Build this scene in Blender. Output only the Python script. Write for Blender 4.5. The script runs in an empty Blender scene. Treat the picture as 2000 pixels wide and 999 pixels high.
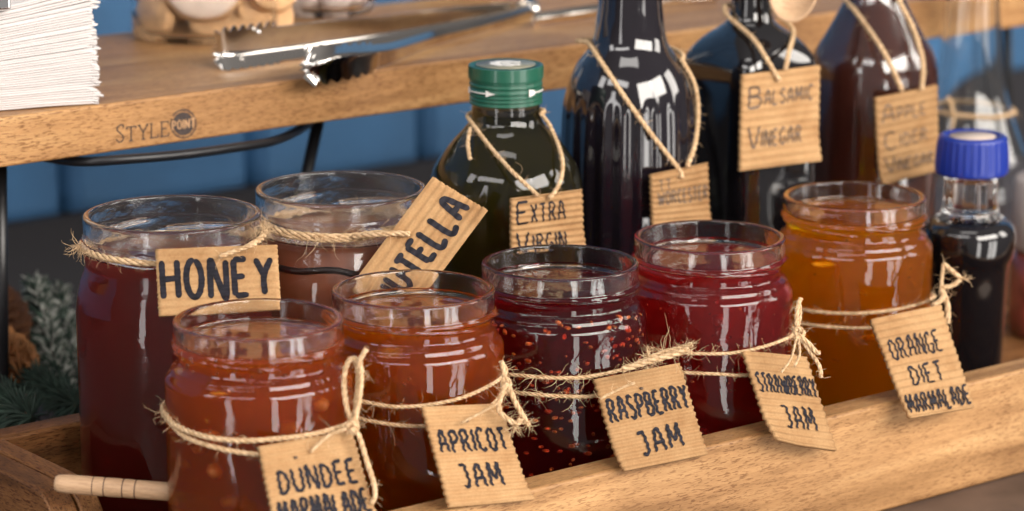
import bpy, math, random
from mathutils import Vector, Matrix, noise
R = math.radians
rnd = random.Random(7)
S = bpy.context.scene
COL = S.collection

# ------------------------------------------------------------------ camera
PITCH, F, ZC = R(13.25), 5700.0, 0.4939          # focal length in photo pixels (2000 px wide)
cp, sp = math.cos(PITCH), math.sin(PITCH)
cam = bpy.data.cameras.new('camera')
camo = bpy.data.objects.new('camera', cam); COL.objects.link(camo)
camo.location = (0, 0, ZC); camo.rotation_euler = (R(90) - PITCH, 0, 0)
cam.sensor_width = 36; cam.lens = F / 2000 * 36
cam.clip_start = 0.05; cam.clip_end = 60
cam.dof.use_dof = True; cam.dof.focus_distance = 1.465; cam.dof.aperture_fstop = 7.0
S.camera = camo

# ------------------------------------------------------------------ world, light, exposure
world = bpy.data.worlds.new('World'); S.world = world; world.use_nodes = True
bg = world.node_tree.nodes['Background']
wn, wk = world.node_tree.nodes, world.node_tree.links.new          # a room: light towards the windows, dim at the back and below
wtc = wn.new('ShaderNodeTexCoord'); wdot = wn.new('ShaderNodeVectorMath'); wdot.operation = 'DOT_PRODUCT'
wdot.inputs[1].default_value = (0.36, -0.72, 0.60); wk(wtc.outputs['Generated'], wdot.inputs[0])
wrp = wn.new('ShaderNodeValToRGB'); wk(wdot.outputs['Value'], wrp.inputs['Fac'])
wmr = wn.new('ShaderNodeMapRange'); wmr.inputs['From Min'].default_value = -1; wk(wdot.outputs['Value'], wmr.inputs['Value']); wk(wmr.outputs[0], wrp.inputs['Fac'])
we = wrp.color_ramp.elements; we[0].position = .30; we[0].color = (.07, .06, .065, 1); we[1].position = .85; we[1].color = (1, .95, .93, 1)
wk(wrp.outputs[0], bg.inputs[0]); bg.inputs[1].default_value = 0.27
AIM = Vector((0.03, 1.46, 0.10))
def area_lamp(name, az, el, dist, w, h, power, col=(1, .93, .85)):
    l = bpy.data.lights.new(name, 'AREA'); l.shape = 'RECTANGLE'; l.size = w; l.size_y = h
    l.energy = power; l.color = col
    o = bpy.data.objects.new(name, l); COL.objects.link(o)
    a, e = R(az), R(el)
    o.location = AIM + dist * Vector((math.sin(a) * math.cos(e), -math.cos(a) * math.cos(e), math.sin(e)))
    o.rotation_euler = (AIM - o.location).to_track_quat('-Z', 'Y').to_euler()
    return o
LU, LL = 11.5, 5.5                                # brightness of the upper and the lower panes
for az, el, w, h, L, c in ((31, 27, 2.05, 1.7, LU, (1, .93, .85)), (60, 27, 2.05, 1.7, LU, (1, .93, .85)), (95, 22, 1.3, 1.9, LU * .6, (1, .93, .85)),
                           (20.5, -13, .54, 2.7, LL, (1, .95, .9)), (50, -13, .56, 2.7, LL, (1, .95, .9)), (61.5, -13, .70, 2.7, LL, (1, .95, .9)),
                           (-33, 0, .56, 4.0, LL * .85, (1, .96, .94)), (-28, 38, 3.0, .7, LU * .5, (1, .95, .92)), (-4, 70, 2.4, .5, LU * .35, (1, .95, .9)), (-64, 32, .8, 1.2, 5, (1, .96, .94))):  # overhead strip and far left pane are lamps added to brighten the tongs
    area_lamp('window_and_added_light', az, el, 4.4, w, h, L * math.pi * w * h, c)
S.view_settings.view_transform = 'Standard'; S.view_settings.look = 'None'
S.view_settings.exposure = 0.24; S.view_settings.gamma = 1.0
cy = S.cycles
cy.max_bounces = 20; cy.transmission_bounces = 14; cy.glossy_bounces = 5; cy.diffuse_bounces = 3
cy.volume_bounces = 3; cy.transparent_max_bounces = 24
cy.sample_clamp_indirect = 6.0; cy.caustics_refractive = True; cy.caustics_reflective = True
cy.blur_glossy = 0.3; cy.use_denoising = True
try: cy.denoiser = 'OPENIMAGEDENOISE'
except Exception: pass

# ------------------------------------------------------------------ frames and rays
ANG = math.atan2(0.62, 0.785)                     # the tray and the shelf run along U
U = Vector((math.cos(ANG), math.sin(ANG), 0)); W = Vector((-math.sin(ANG), math.cos(ANG), 0))
def uwz(u, w, z): return U * u + W * w + Vector((0, 0, z))
def ray(x, y):
    v = (499.5 - y) / F
    return Vector(((x - 1000) / F, cp + v * sp, -sp + v * cp))
EYE = Vector((0, 0, ZC))
def at_s(x, y, s): return EYE + ray(x, y) * s     # point at optical depth s (metres)
def at_w(x, y, w):
    d = ray(x, y); return EYE + d * (w / d.dot(W))
def at_z(x, y, z):
    d = ray(x, y); return EYE + d * ((z - ZC) / d.z)
def on_cyl(x, y, c, r):
    d = ray(x, y); a = d.x**2 + d.y**2; b = -(d.x * c[0] + d.y * c[1]); q = c[0]**2 + c[1]**2 - r * r
    D = b * b - a * q
    t = (-b - math.sqrt(D)) / a if D > 0 else -b / a
    p = EYE + d * t
    if D <= 0:
        n = Vector((p.x - c[0], p.y - c[1], 0)); n.normalize(); p = Vector((c[0], c[1], p.z)) + n * r
    return p

# ------------------------------------------------------------------ objects
def tag(o, label=None, cat=None, group=None, kind=None):
    if label: o['label'] = label
    if cat: o['category'] = cat
    if group: o['group'] = group
    if kind: o['kind'] = kind
    return o
def empty(name, loc=(0, 0, 0), rz=0, label=None, cat=None, group=None):
    o = bpy.data.objects.new(name, None); COL.objects.link(o); o.empty_display_size = .02
    o.location = loc; o.rotation_euler = (0, 0, rz)
    return tag(o, label, cat, group)
class MB:
    def __init__(s): s.v = []; s.f = []
    def add(s, vs, fs):
        n = len(s.v); s.v += [tuple(v) for v in vs]; s.f += [tuple(i + n for i in f) for f in fs]
    def box(s, x0, x1, y0, y1, z0, z1):
        s.add([(x0,y0,z0),(x1,y0,z0),(x1,y1,z0),(x0,y1,z0),(x0,y0,z1),(x1,y0,z1),(x1,y1,z1),(x0,y1,z1)],
              [(3,2,1,0),(4,5,6,7),(0,1,5,4),(1,2,6,5),(2,3,7,6),(3,0,4,7)])
    def lathe(s, prof, n=96, rf=None, c=(0, 0)):
        """prof: (r,z) from the bottom axis to the top axis; rf(phi,z,r,i) may change r"""
        vs, fs, rows = [], [], []
        for i, (r, z) in enumerate(prof):
            if r < 1e-6:
                rows.append([len(vs)]); vs.append((c[0], c[1], z))
            else:
                row = []
                for k in range(n):
                    a = 2 * math.pi * k / n
                    q = rf(a, z, r, i) if rf else r
                    row.append(len(vs)); vs.append((c[0] + q * math.cos(a), c[1] + q * math.sin(a), z))
                rows.append(row)
        for A, B in zip(rows, rows[1:]):
            for k in range(n):
                k2 = (k + 1) % n
                if len(A) == 1 and len(B) == 1: continue
                if len(A) == 1: fs.append((A[0], B[k2], B[k]))
                elif len(B) == 1: fs.append((A[k], A[k2], B[0]))
                else: fs.append((A[k], A[k2], B[k2], B[k]))
        s.add(vs, fs)
    def tube(s, pts, r, n=8, caps=True):
        pts = [Vector(p) for p in pts]; m = len(pts)
        rr = r if isinstance(r, (list, tuple)) else [r] * m
        up = Vector((0, 0, 1)); vs, fs = [], []
        t0 = (pts[1] - pts[0]).normalized()
        if abs(t0.dot(up)) > .9: up = Vector((1, 0, 0))
        nrm = (up - t0 * up.dot(t0)).normalized()
        for i in range(m):
            t = (pts[min(i + 1, m - 1)] - pts[max(i - 1, 0)])
            if t.length < 1e-9: t = t0
            t.normalize(); nrm = nrm - t * nrm.dot(t)
            if nrm.length < 1e-6: nrm = t.orthogonal()
            nrm.normalize(); b = t.cross(nrm)
            for k in range(n):
                a = 2 * math.pi * k / n
                vs.append(pts[i] + (nrm * math.cos(a) + b * math.sin(a)) * rr[i])
        for i in range(m - 1):
            for k in range(n):
                k2 = (k + 1) % n
                fs.append((i*n + k, i*n + k2, (i+1)*n + k2, (i+1)*n + k))
        if caps:
            fs.append(tuple(range(n - 1, -1, -1))); fs.append(tuple((m-1)*n + k for k in range(n)))
        s.add(vs, fs)
    def ball(s, c, rad, n=12, m=8, rot=None, jit=0, rg=rnd):
        vs, fs = [], []; ph = rg.random() * 9
        rx, ry, rz = rad if isinstance(rad, (tuple, list)) else (rad,) * 3
        for i in range(m + 1):
            t = math.pi * i / m
            for k in range(n):
                a = 2 * math.pi * k / n
                p = Vector((rx*math.sin(t)*math.cos(a), ry*math.sin(t)*math.sin(a), -rz*math.cos(t)))
                if jit: p *= 1 + jit * noise.noise(p * (1.6 / max(rx, ry, rz)) + Vector((ph, ph, 0)))
                if rot: p = rot @ p
                vs.append(Vector(c) + p)
        for i in range(m):
            for k in range(n):
                k2 = (k + 1) % n
                fs.append((i*n + k, i*n + k2, (i+1)*n + k2, (i+1)*n + k))
        s.add(vs, fs)
    def build(s, name, mat, parent=None, smooth=True, bevel=0, sharp=None):
        me = bpy.data.meshes.new(name); me.from_pydata(s.v, [], s.f); me.update()
        if smooth: me.polygons.foreach_set('use_smooth', [True] * len(me.polygons))
        if sharp: me.set_sharp_from_angle(angle=R(sharp))
        o = bpy.data.objects.new(name, me); COL.objects.link(o); me.materials.append(mat)
        if parent: o.parent = parent
        if bevel:
            b = o.modifiers.new('bevel', 'BEVEL'); b.width = bevel; b.segments = 3; b.limit_method = 'ANGLE'; b.angle_limit = R(40)
            b.harden_normals = True
        return o
def smooth_path(pts, step=0.001):
    """Catmull-Rom through pts, resampled at about `step`"""
    pts = [Vector(p) for p in pts]; P = [pts[0]*2 - pts[1]] + pts + [pts[-1]*2 - pts[-2]]; out = []
    for i in range(1, len(P) - 2):
        a, b, c, d = P[i-1], P[i], P[i+1], P[i+2]
        n = max(2, int((c - b).length / step))
        for k in range(n):
            t = k / n
            out.append(0.5 * ((2*b) + (c - a)*t + (2*a - 5*b + 4*c - d)*t*t + (3*b - a - 3*c + d)*t**3))
    out.append(pts[-1]); return out
def interp(tab, x):
    if x <= tab[0][0]: return tab[0][1]
    for (a, b), (c, d) in zip(tab, tab[1:]):
        if x <= c: return b + (d - b) * (x - a) / (c - a)
    return tab[-1][1]

# ------------------------------------------------------------------ materials
def mat(name):
    m = bpy.data.materials.new(name); m.use_nodes = True; nt = m.node_tree
    return m, nt, nt.nodes['Principled BSDF'], nt.links.new
def N(nt, t, **kw):
    n = nt.nodes.new(t)
    for k, v in kw.items():
        if k.startswith('i_'): n.inputs[k[2:].replace('_', ' ')].default_value = v
        else: setattr(n, k, v)
    return n
def ramp(nt, stops):
    n = nt.nodes.new('ShaderNodeValToRGB'); e = n.color_ramp.elements
    while len(e) < len(stops): e.new(.5)
    for el, (p, c) in zip(e, stops): el.position = p; el.color = (*c, 1) if len(c) == 3 else c
    return n
def plain(name, col, rough=.5, metal=0, coat=0, spec=.5, bump=None, var=0, vscale=60):
    m, nt, p, L = mat(name)
    p.inputs['Base Color'].default_value = (*col, 1); p.inputs['Roughness'].default_value = rough
    p.inputs['Metallic'].default_value = metal; p.inputs['Coat Weight'].default_value = coat
    p.inputs['Coat Roughness'].default_value = .03; p.inputs['Specular IOR Level'].default_value = spec
    tc = N(nt, 'ShaderNodeTexCoord')
    if var:
        no = N(nt, 'ShaderNodeTexNoise', i_Scale=vscale, i_Detail=5.0); L(tc.outputs['Object'], no.inputs['Vector'])
        a = tuple(max(0, c * (1 - var)) for c in col); b = tuple(min(1, c * (1 + var)) for c in col)
        r = ramp(nt, [(.3, a), (.7, b)]); L(no.outputs['Fac'], r.inputs['Fac']); L(r.outputs['Color'], p.inputs['Base Color'])
    if bump:
        no = N(nt, 'ShaderNodeTexNoise', i_Scale=bump[0], i_Detail=6.0); L(tc.outputs['Object'], no.inputs['Vector'])
        bp = N(nt, 'ShaderNodeBump', i_Strength=bump[1], i_Distance=bump[2]); L(no.outputs['Fac'], bp.inputs['Height']); L(bp.outputs['Normal'], p.inputs['Normal'])
    return m
def wood(name, dark, mid, light, axis='x', dash=1.0, rough=.5, contrast=1.0):
    """oiled mango wood: broad figure, fine grain and short dark pores, all running along one axis"""
    m, nt, p, L = mat(name)
    tc = N(nt, 'ShaderNodeTexCoord')
    st = {'x': (1, 9, 9), 'y': (9, 1, 9), 'z': (9, 9, 1)}[axis]
    mp = N(nt, 'ShaderNodeMapping'); mp.inputs['Scale'].default_value = st; L(tc.outputs['Object'], mp.inputs['Vector'])
    big = N(nt, 'ShaderNodeTexNoise', i_Scale=5.0, i_Detail=4.0, i_Distortion=1.2); L(mp.outputs[0], big.inputs['Vector'])
    r1 = ramp(nt, [(.28, dark), (.5, mid), (.74, light)]); L(big.outputs['Fac'], r1.inputs['Fac'])
    fine = N(nt, 'ShaderNodeTexNoise', i_Scale=70.0, i_Detail=5.0, i_Roughness=.7); L(mp.outputs[0], fine.inputs['Vector'])
    mx = N(nt, 'ShaderNodeMixRGB', blend_type='MULTIPLY', i_Fac=.55 * contrast)
    r2 = ramp(nt, [(.3, (.55, .5, .45)), (.6, (1, 1, 1))]); L(fine.outputs['Fac'], r2.inputs['Fac'])
    L(r1.outputs[0], mx.inputs[1]); L(r2.outputs[0], mx.inputs[2])
    s2 = {'x': (1, 7, 7), 'y': (7, 1, 7), 'z': (7, 7, 1)}[axis]
    mp2 = N(nt, 'ShaderNodeMapping'); mp2.inputs['Scale'].default_value = s2; L(tc.outputs['Object'], mp2.inputs['Vector'])
    wob = N(nt, 'ShaderNodeTexNoise', i_Scale=9.0, i_Detail=3.0); L(mp.outputs[0] if False else tc.outputs['Object'], wob.inputs['Vector'])
    por = N(nt, 'ShaderNodeTexNoise', i_Scale=215.0, i_Detail=1.5, i_Distortion=.6); L(mp2.outputs[0], por.inputs['Vector'])
    r3 = ramp(nt, [(.55, (1, 1, 1)), (.615, (.36, .25, .17))]); L(por.outputs['Fac'], r3.inputs['Fac'])
    m3 = N(nt, 'ShaderNodeMath', operation='MULTIPLY'); rw = ramp(nt, [(.30, (.22,)*3), (.56, (1, 1, 1))]); L(wob.outputs['Fac'], rw.inputs['Fac'])
    L(rw.outputs[0], m3.inputs[0]); m3.inputs[1].default_value = .85 * dash
    mx2 = N(nt, 'ShaderNodeMixRGB', blend_type='MULTIPLY'); L(m3.outputs[0], mx2.inputs[0]); L(mx.outputs[0], mx2.inputs[1]); L(r3.outputs[0], mx2.inputs[2])
    wide = N(nt, 'ShaderNodeTexNoise', i_Scale=6.5, i_Detail=2.0); L(tc.outputs['Object'], wide.inputs['Vector'])
    rw2 = ramp(nt, [(.34, (.70, .64, .58)), (.62, (1.08, 1.06, 1.0))]); L(wide.outputs['Fac'], rw2.inputs['Fac'])
    mx4 = N(nt, 'ShaderNodeMixRGB', blend_type='MULTIPLY', i_Fac=.8); L(mx2.outputs[0], mx4.inputs[1]); L(rw2.outputs[0], mx4.inputs[2])
    L(mx4.outputs[0], p.inputs['Base Color']); p.inputs['Roughness'].default_value = rough
    p.inputs['Specular IOR Level'].default_value = .35
    bp = N(nt, 'ShaderNodeBump', i_Strength=.35, i_Distance=.0006); L(por.outputs['Fac'], bp.inputs['Height']); L(bp.outputs['Normal'], p.inputs['Normal'])
    return m
def glass(name, col=(1, 1, 1), ior=1.5, rough=0.0, smear=0.0, scale=60):
    m, nt, p, L = mat(name)
    p.inputs['Base Color'].default_value = (*col, 1); p.inputs['Transmission Weight'].default_value = 1
    p.inputs['IOR'].default_value = ior; p.inputs['Roughness'].default_value = rough
    if smear:
        tc = N(nt, 'ShaderNodeTexCoord'); no = N(nt, 'ShaderNodeTexNoise', i_Scale=scale, i_Detail=3.0); L(tc.outputs['Object'], no.inputs['Vector'])
        pa = N(nt, 'ShaderNodeTexNoise', i_Scale=22.0, i_Detail=2.0); L(tc.outputs['Object'], pa.inputs['Vector'])
        rp = ramp(nt, [(.45, (.06,)*3), (.62, (1, 1, 1))]); L(pa.outputs['Fac'], rp.inputs['Fac'])
        mu = N(nt, 'ShaderNodeMath', operation='MULTIPLY'); L(no.outputs['Fac'], mu.inputs[0]); L(rp.outputs[0], mu.inputs[1])
        mr = N(nt, 'ShaderNodeMath', operation='MULTIPLY'); L(rp.outputs[0], mr.inputs[0]); mr.inputs[1].default_value = .15; L(mr.outputs[0], p.inputs['Roughness'])
        bp = N(nt, 'ShaderNodeBump', i_Strength=smear, i_Distance=.001); L(mu.outputs[0], bp.inputs['Height']); L(bp.outputs['Normal'], p.inputs['Normal'])
    return m
def jam(name, absorb, scatter, g=.4, pulp=0):
    """a clear jelly: absorption per metre for r,g,b and scattering per metre"""
    m = bpy.data.materials.new(name); m.use_nodes = True; nt = m.node_tree; L = nt.links.new
    nt.nodes.remove(nt.nodes['Principled BSDF']); out = nt.nodes['Material Output']
    top = max(absorb); ab = N(nt, 'ShaderNodeVolumeAbsorption'); ab.inputs['Density'].default_value = top
    ab.inputs['Color'].default_value = (*[1 - a / top for a in absorb], 1)
    st = max(scatter); sc = N(nt, 'ShaderNodeVolumeScatter'); sc.inputs['Density'].default_value = st
    sc.inputs['Color'].default_value = (*[a / st for a in scatter], 1); sc.inputs['Anisotropy'].default_value = g
    ad = N(nt, 'ShaderNodeAddShader'); L(ab.outputs[0], ad.inputs[0]); L(sc.outputs[0], ad.inputs[1]); L(ad.outputs[0], out.inputs['Volume'])
    return m

M = {}
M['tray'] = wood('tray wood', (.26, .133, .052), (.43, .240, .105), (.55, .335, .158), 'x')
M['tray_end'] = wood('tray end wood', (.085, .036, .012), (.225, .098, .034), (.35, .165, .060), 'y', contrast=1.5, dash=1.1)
M['tray_back_shade'] = wood('tray back wood with shade', (.085, .036, .012), (.225, .098, .034), (.35, .165, .060), 'x', contrast=1.3)  # tray wood with the shade inside the tray put into its colour
M['shelf'] = wood('shelf wood', (.25, .122, .047), (.43, .230, .094), (.55, .335, .150), 'x', dash=.9, rough=.42)
M['dipper'] = wood('beech', (.52, .33, .20), (.60, .40, .25), (.68, .47, .30), 'x', dash=.25)
M['table'] = plain('stained table', (.085, .055, .042), .55, var=.35, vscale=25)
M['trim'] = plain('grey table edge', (.26, .25, .245), .5)
M['blue'] = plain('blue paint', (.030, .106, .225), .6, var=.22, vscale=9, bump=(180, .2, .0005))
M['dark_skirt'] = plain('dark skirting', (.009, .008, .011), .7)
M['black_metal'] = plain('black powder coat', (.012, .012, .014), .35)
M['steel'] = plain('stainless steel', (.66, .62, .57), .11, metal=1)
M['chrome'] = plain('chrome', (.85, .85, .85), .06, metal=1)
M['paper'] = plain('white tissue paper', (.64, .60, .585), .9, bump=(350, .5, .0006), spec=.1)
M['glass'] = glass('clear jar glass', (1, 1, 1), 1.5, 0.0, .50, 110)
M['smeared'] = glass('smeared jar glass', (.98, .97, .97), 1.5, 0.03, .75, 160)
M['clear'] = glass('clear bottle glass', (.97, .985, .98), 1.45)
M['thinjar'] = glass('cookie jar glass', (1, 1, 1), 1.45)
M['green_cap'] = plain('green enamelled cap', (.008, .085, .050), .34, coat=.3)
M['cap_mark'] = plain('white print', (.72, .70, .66), .5)
M['cap_top'] = plain('cap disc', (.30, .29, .22), .35, metal=.4)
M['blue_cap'] = plain('blue plastic', (.008, .026, .235), .32)
M['pale_disc'] = plain('cap disc pale', (.55, .45, .38), .5)
M['ink'] = plain('marker ink', (.013, .012, .018), .6, spec=.2, var=.5, vscale=300)
M['pen'] = plain('thin pen ink', (.10, .062, .04), .6)
M['burn'] = plain('burnt mark', (.045, .030, .026), .7, var=.4, vscale=500)
M['dark_liq'] = plain('black bottle', (.006, .005, .006), .06, coat=1)
M['dark_fluted'] = plain('very dark glass', (.007, .005, .008), .07, coat=1)
M['brown_liq'] = plain('brown vinegar behind glass', (.075, .020, .013), .12, coat=1)
M['spread'] = plain('chocolate spread behind glass', (.23, .064, .023), .4, coat=.2, var=.12, vscale=30)
M['cookie'] = plain('biscuit', (.56, .33, .16), .8, var=.22, vscale=90, bump=(260, .6, .001))
M['cookie_pale'] = plain('iced biscuit', (.70, .56, .46), .75, var=.1, vscale=80, bump=(200, .4, .001))
M['white_sweet'] = plain('meringue', (.74, .66, .62), .7, var=.12, vscale=40)
M['choc'] = plain('dark biscuits', (.10, .055, .035), .6, var=.4, vscale=40)
M['pink_lid'] = plain('pale lid', (.52, .45, .42), .6)
M['red_fruit'] = plain('red fruit', (.30, .055, .04), .5, var=.5, vscale=60)
M['cone'] = plain('pine cone', (.13, .052, .022), .7, var=.4, vscale=70)
M['cone_light'] = plain('pale pine cone', (.33, .145, .052), .7, var=.35, vscale=70)
M['fir'] = plain('fir needle', (.030, .055, .040), .7, var=.5, vscale=120)
M['frost'] = plain('frosted needle', (.30, .31, .285), .8, var=.6, vscale=120)
def twine_mat():
    m, nt, p, L = mat('jute')
    tc = N(nt, 'ShaderNodeTexCoord'); no = N(nt, 'ShaderNodeTexNoise', i_Scale=500.0, i_Detail=3.0); L(tc.outputs['Object'], no.inputs['Vector'])
    r = ramp(nt, [(.3, (.42, .26, .13)), (.7, (.72, .52, .32))]); L(no.outputs['Fac'], r.inputs['Fac']); L(r.outputs[0], p.inputs['Base Color'])
    p.inputs['Roughness'].default_value = .85; p.inputs['Specular IOR Level'].default_value = .15
    return m
M['jute'] = twine_mat()
def card_mat():
    m, nt, p, L = mat('corrugated card')
    tc = N(nt, 'ShaderNodeTexCoord')
    a = N(nt, 'ShaderNodeTexNoise', i_Scale=45.0, i_Detail=6.0, i_Roughness=.7); L(tc.outputs['Object'], a.inputs['Vector'])
    b = N(nt, 'ShaderNodeTexNoise', i_Scale=900.0, i_Detail=2.0); L(tc.outputs['Object'], b.inputs['Vector'])
    r = ramp(nt, [(.3, (.355, .202, .092)), (.7, (.465, .297, .150))]); L(a.outputs['Fac'], r.inputs['Fac'])
    r2 = ramp(nt, [(.3, (.80, .78, .75)), (.6, (1, 1, 1))]); L(b.outputs['Fac'], r2.inputs['Fac'])
    mx = N(nt, 'ShaderNodeMixRGB', blend_type='MULTIPLY', i_Fac=.6); L(r.outputs[0], mx.inputs[1]); L(r2.outputs[0], mx.inputs[2])
    oi = N(nt, 'ShaderNodeObjectInfo'); rr = ramp(nt, [(0, (.80, .76, .72)), (1, (1.06, 1.04, 1.02))]); L(oi.outputs['Random'], rr.inputs['Fac'])
    mr = N(nt, 'ShaderNodeMixRGB', blend_type='MULTIPLY', i_Fac=1.0); L(mx.outputs[0], mr.inputs[1]); L(rr.outputs[0], mr.inputs[2])
    st = N(nt, 'ShaderNodeTexNoise', i_Scale=22.0, i_Detail=3.0); L(tc.outputs['Object'], st.inputs['Vector']); rs = ramp(nt, [(.34, (.78, .72, .66)), (.46, (1, 1, 1))]); L(st.outputs['Fac'], rs.inputs['Fac'])
    ms = N(nt, 'ShaderNodeMixRGB', blend_type='MULTIPLY', i_Fac=.55); L(mr.outputs[0], ms.inputs[1]); L(rs.outputs[0], ms.inputs[2])
    L(ms.outputs[0], p.inputs['Base Color']); p.inputs['Roughness'].default_value = .85; p.inputs['Specular IOR Level'].default_value = .15
    return m
M['card'] = card_mat()
M['dundee'] = jam('orange marmalade jelly', (1.8, 50, 140), (82, 19, 5))
M['apricot'] = jam('apricot jelly', (1.3, 54, 165), (102, 22, 3))
M['raspberry'] = jam('raspberry jelly', (32, 210, 170), (20, 5, 7))
M['strawberry'] = jam('strawberry jelly', (14, 105, 100), (54, 7.5, 6.5))
M['orange'] = jam('orange jelly', (0.9, 22.5, 135), (38, 15, 2))
M['honey'] = jam('dark honey', (19, 78, 84), (26, 10.5, 8))
M['oil'] = jam('olive oil in green glass', (38, 40, 74), (14, 12.5, 7))
M['seed'] = plain('raspberry seed', (.86, .13, .022), .5, var=.7, vscale=330)
M['peel'] = plain('fruit peel', (.75, .30, .05), .5)
M['pulp'] = plain('soft strawberry pulp', (.20, .018, .016), .5)
M['pulp_o'] = plain('soft orange pulp', (.42, .11, .02), .5)
M['bubble'] = glass('air bubble', (1, 1, 1), 1 / 1.45)

# ------------------------------------------------------------------ setting: table and wall
t = empty('table', (0, 0, 0), ANG, 'dark brown wooden table top carrying the tray and the shelf stand', 'table')
mb = MB(); mb.box(-1.6, 3.2, 1.004, 1.66, -.03, 0); mb.build('table_top', M['table'], t, False, .002)
mb = MB(); mb.box(-1.6, 3.2, 0.990, 1.0039, -.034, .0005); mb.build('edge_trim', M['trim'], t, False, .001)
wl = empty('panelled_wall', (0, 0, 0), ANG, 'blue painted board wall with vertical grooves behind the shelf', 'wall')
mb = MB(); g = .012; bw = .168; u0 = 1.243 - 14 * bw
for k in range(40):                               # one continuous face of boards with V grooves
    a = u0 + k * bw; b = a + bw
    mb.add([(a, 1.916, .018), (a + g, 1.90, .018), (b - g, 1.90, .018), (b, 1.916, .018),
            (a, 1.916, 1.4), (a + g, 1.90, 1.4), (b - g, 1.90, 1.4), (b, 1.916, 1.4)],
           [(0, 1, 5, 4), (1, 2, 6, 5), (2, 3, 7, 6)])
mb.box(u0, u0 + 40 * bw, 1.917, 1.96, -1.0, 1.4)
mb.build('boards', M['blue'], wl, False)
mb = MB(); mb.box(u0, u0 + 40 * bw, 1.885, 1.899, -1.0, .020); mb.build('lower_panel', M['dark_skirt'], wl, False)

# ------------------------------------------------------------------ tray
TR = empty('wooden_tray', (0, 0, 0), ANG, 'long mango wood tray holding the jars and bottles', 'tray')
LIP = .061
mb = MB(); mb.box(.655, 1.62, 1.050, 1.068, .0, LIP); mb.build('front_panel', M['tray'], TR, False, .0022)
mb = MB(); mb.box(.655, 1.62, 1.285, 1.302, .0, LIP); mb.build('back_panel', M['tray_back_shade'], TR, False, .0022)
mb = MB(); mb.box(.684, 1.608, 1.0685, 1.2845, .002, .012); mb.build('base', M['tray_back_shade'], TR, False)
def end_panel(ua, ub, cut):
    mb = MB(); prof = []
    for k in range(61):
        w = 1.0683 + (1.2847 - 1.0683) * k / 60
        d = .0
        if cut:
            x = (w - 1.135) / .062
            d = .030 * (1 / (1 + math.exp((abs(x) - .80) * 13)))
        prof.append((w, LIP - .0005 - d))
    vs = []
    for u in (ua, ub):
        for w, z in prof: vs.append((u, w, z))
        for w, z in prof: vs.append((u, w, .0))
    n = len(prof); fs = []
    for k in range(n - 1):
        fs += [(k, k+1, 2*n + k + 1, 2*n + k)[::-1], (k, k+1, n+k+1, n+k), (2*n+k, 3*n+k, 3*n+k+1, 2*n+k+1), (n+k, n+k+1, 3*n+k+1, 3*n+k)]
    fs += [(0, n, 3*n, 2*n), (n-1, 3*n-1, 4*n-1, 2*n-1)]
    mb.add(vs, fs)
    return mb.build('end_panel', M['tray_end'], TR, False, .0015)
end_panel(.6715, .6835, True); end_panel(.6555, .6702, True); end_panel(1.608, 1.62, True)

# ------------------------------------------------------------------ shelf stand
ST = empty('display_stand', (0, 0, 0), ANG, 'thick wooden shelf on a black wire stand above the tray', 'stand')
ZS, ZB = .211, .184
mb = MB(); vs = []; K = 80
def front_w(u): return 1.360 + .0016 * math.sin((u - .62) * 5.2) + .0006 * math.sin(u * 23)
us = [.50 + (1.78 - .50) * k / K for k in range(K + 1)]
for u in us: vs += [(u, front_w(u), ZB), (u, front_w(u), ZS), (u, 1.572, ZS), (u, 1.572, ZB)]
fs = []
for k in range(K):
    for j in range(4): fs.append((4*k + j, 4*k + (j+1) % 4, 4*k + 4 + (j+1) % 4, 4*k + 4 + j)[::-1])
fs += [(0, 1, 2, 3), (4*K + 3, 4*K + 2, 4*K + 1, 4*K)]
mb.add(vs, fs); board = mb.build('shelf_board', M['shelf'], ST, False, .0016)
def loc(p):                                      # world point -> stand/tray frame
    return (p.dot(U), p.dot(W), p.z)
mb = MB()
rod = [at_w(60, 322, 1.42), at_w(150, 316, 1.372), at_w(250, 310, 1.354), at_w(350, 303, 1.350), at_w(450, 290, 1.352), at_w(540, 274, 1.365), at_w(600, 260, 1.40), at_w(618, 251, 1.43)]
rod = [(loc(p)[0], loc(p)[1], max(.1755, min(.1805, p.z))) for p in rod]
mb.tube(smooth_path(rod, .004), .0027, 10); mb.build('front_rail', M['black_metal'], ST)
for (xa, ya, xb, yb, w) in ((632, 246, 600, 392, 1.43), (2, 335, 5, 640, 1.42), (1010, 190, 1000, 300, 1.55), (1960, 60, 1965, 300, 1.55), (1500, 110, 1490, 300, 1.43)):
    a = loc(at_w(xa, ya, w)); b = loc(at_w(xb, yb, w))
    a = Vector((a[0], w, ZB - .001)); d = Vector(b) - Vector(loc(at_w(xa, ya, w))); b = a + d * ((a.z - .001) / -d.z)
    mb = MB(); mb.tube([a, b], .0038, 10); mb.build('leg', M['black_metal'], ST)

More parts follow.
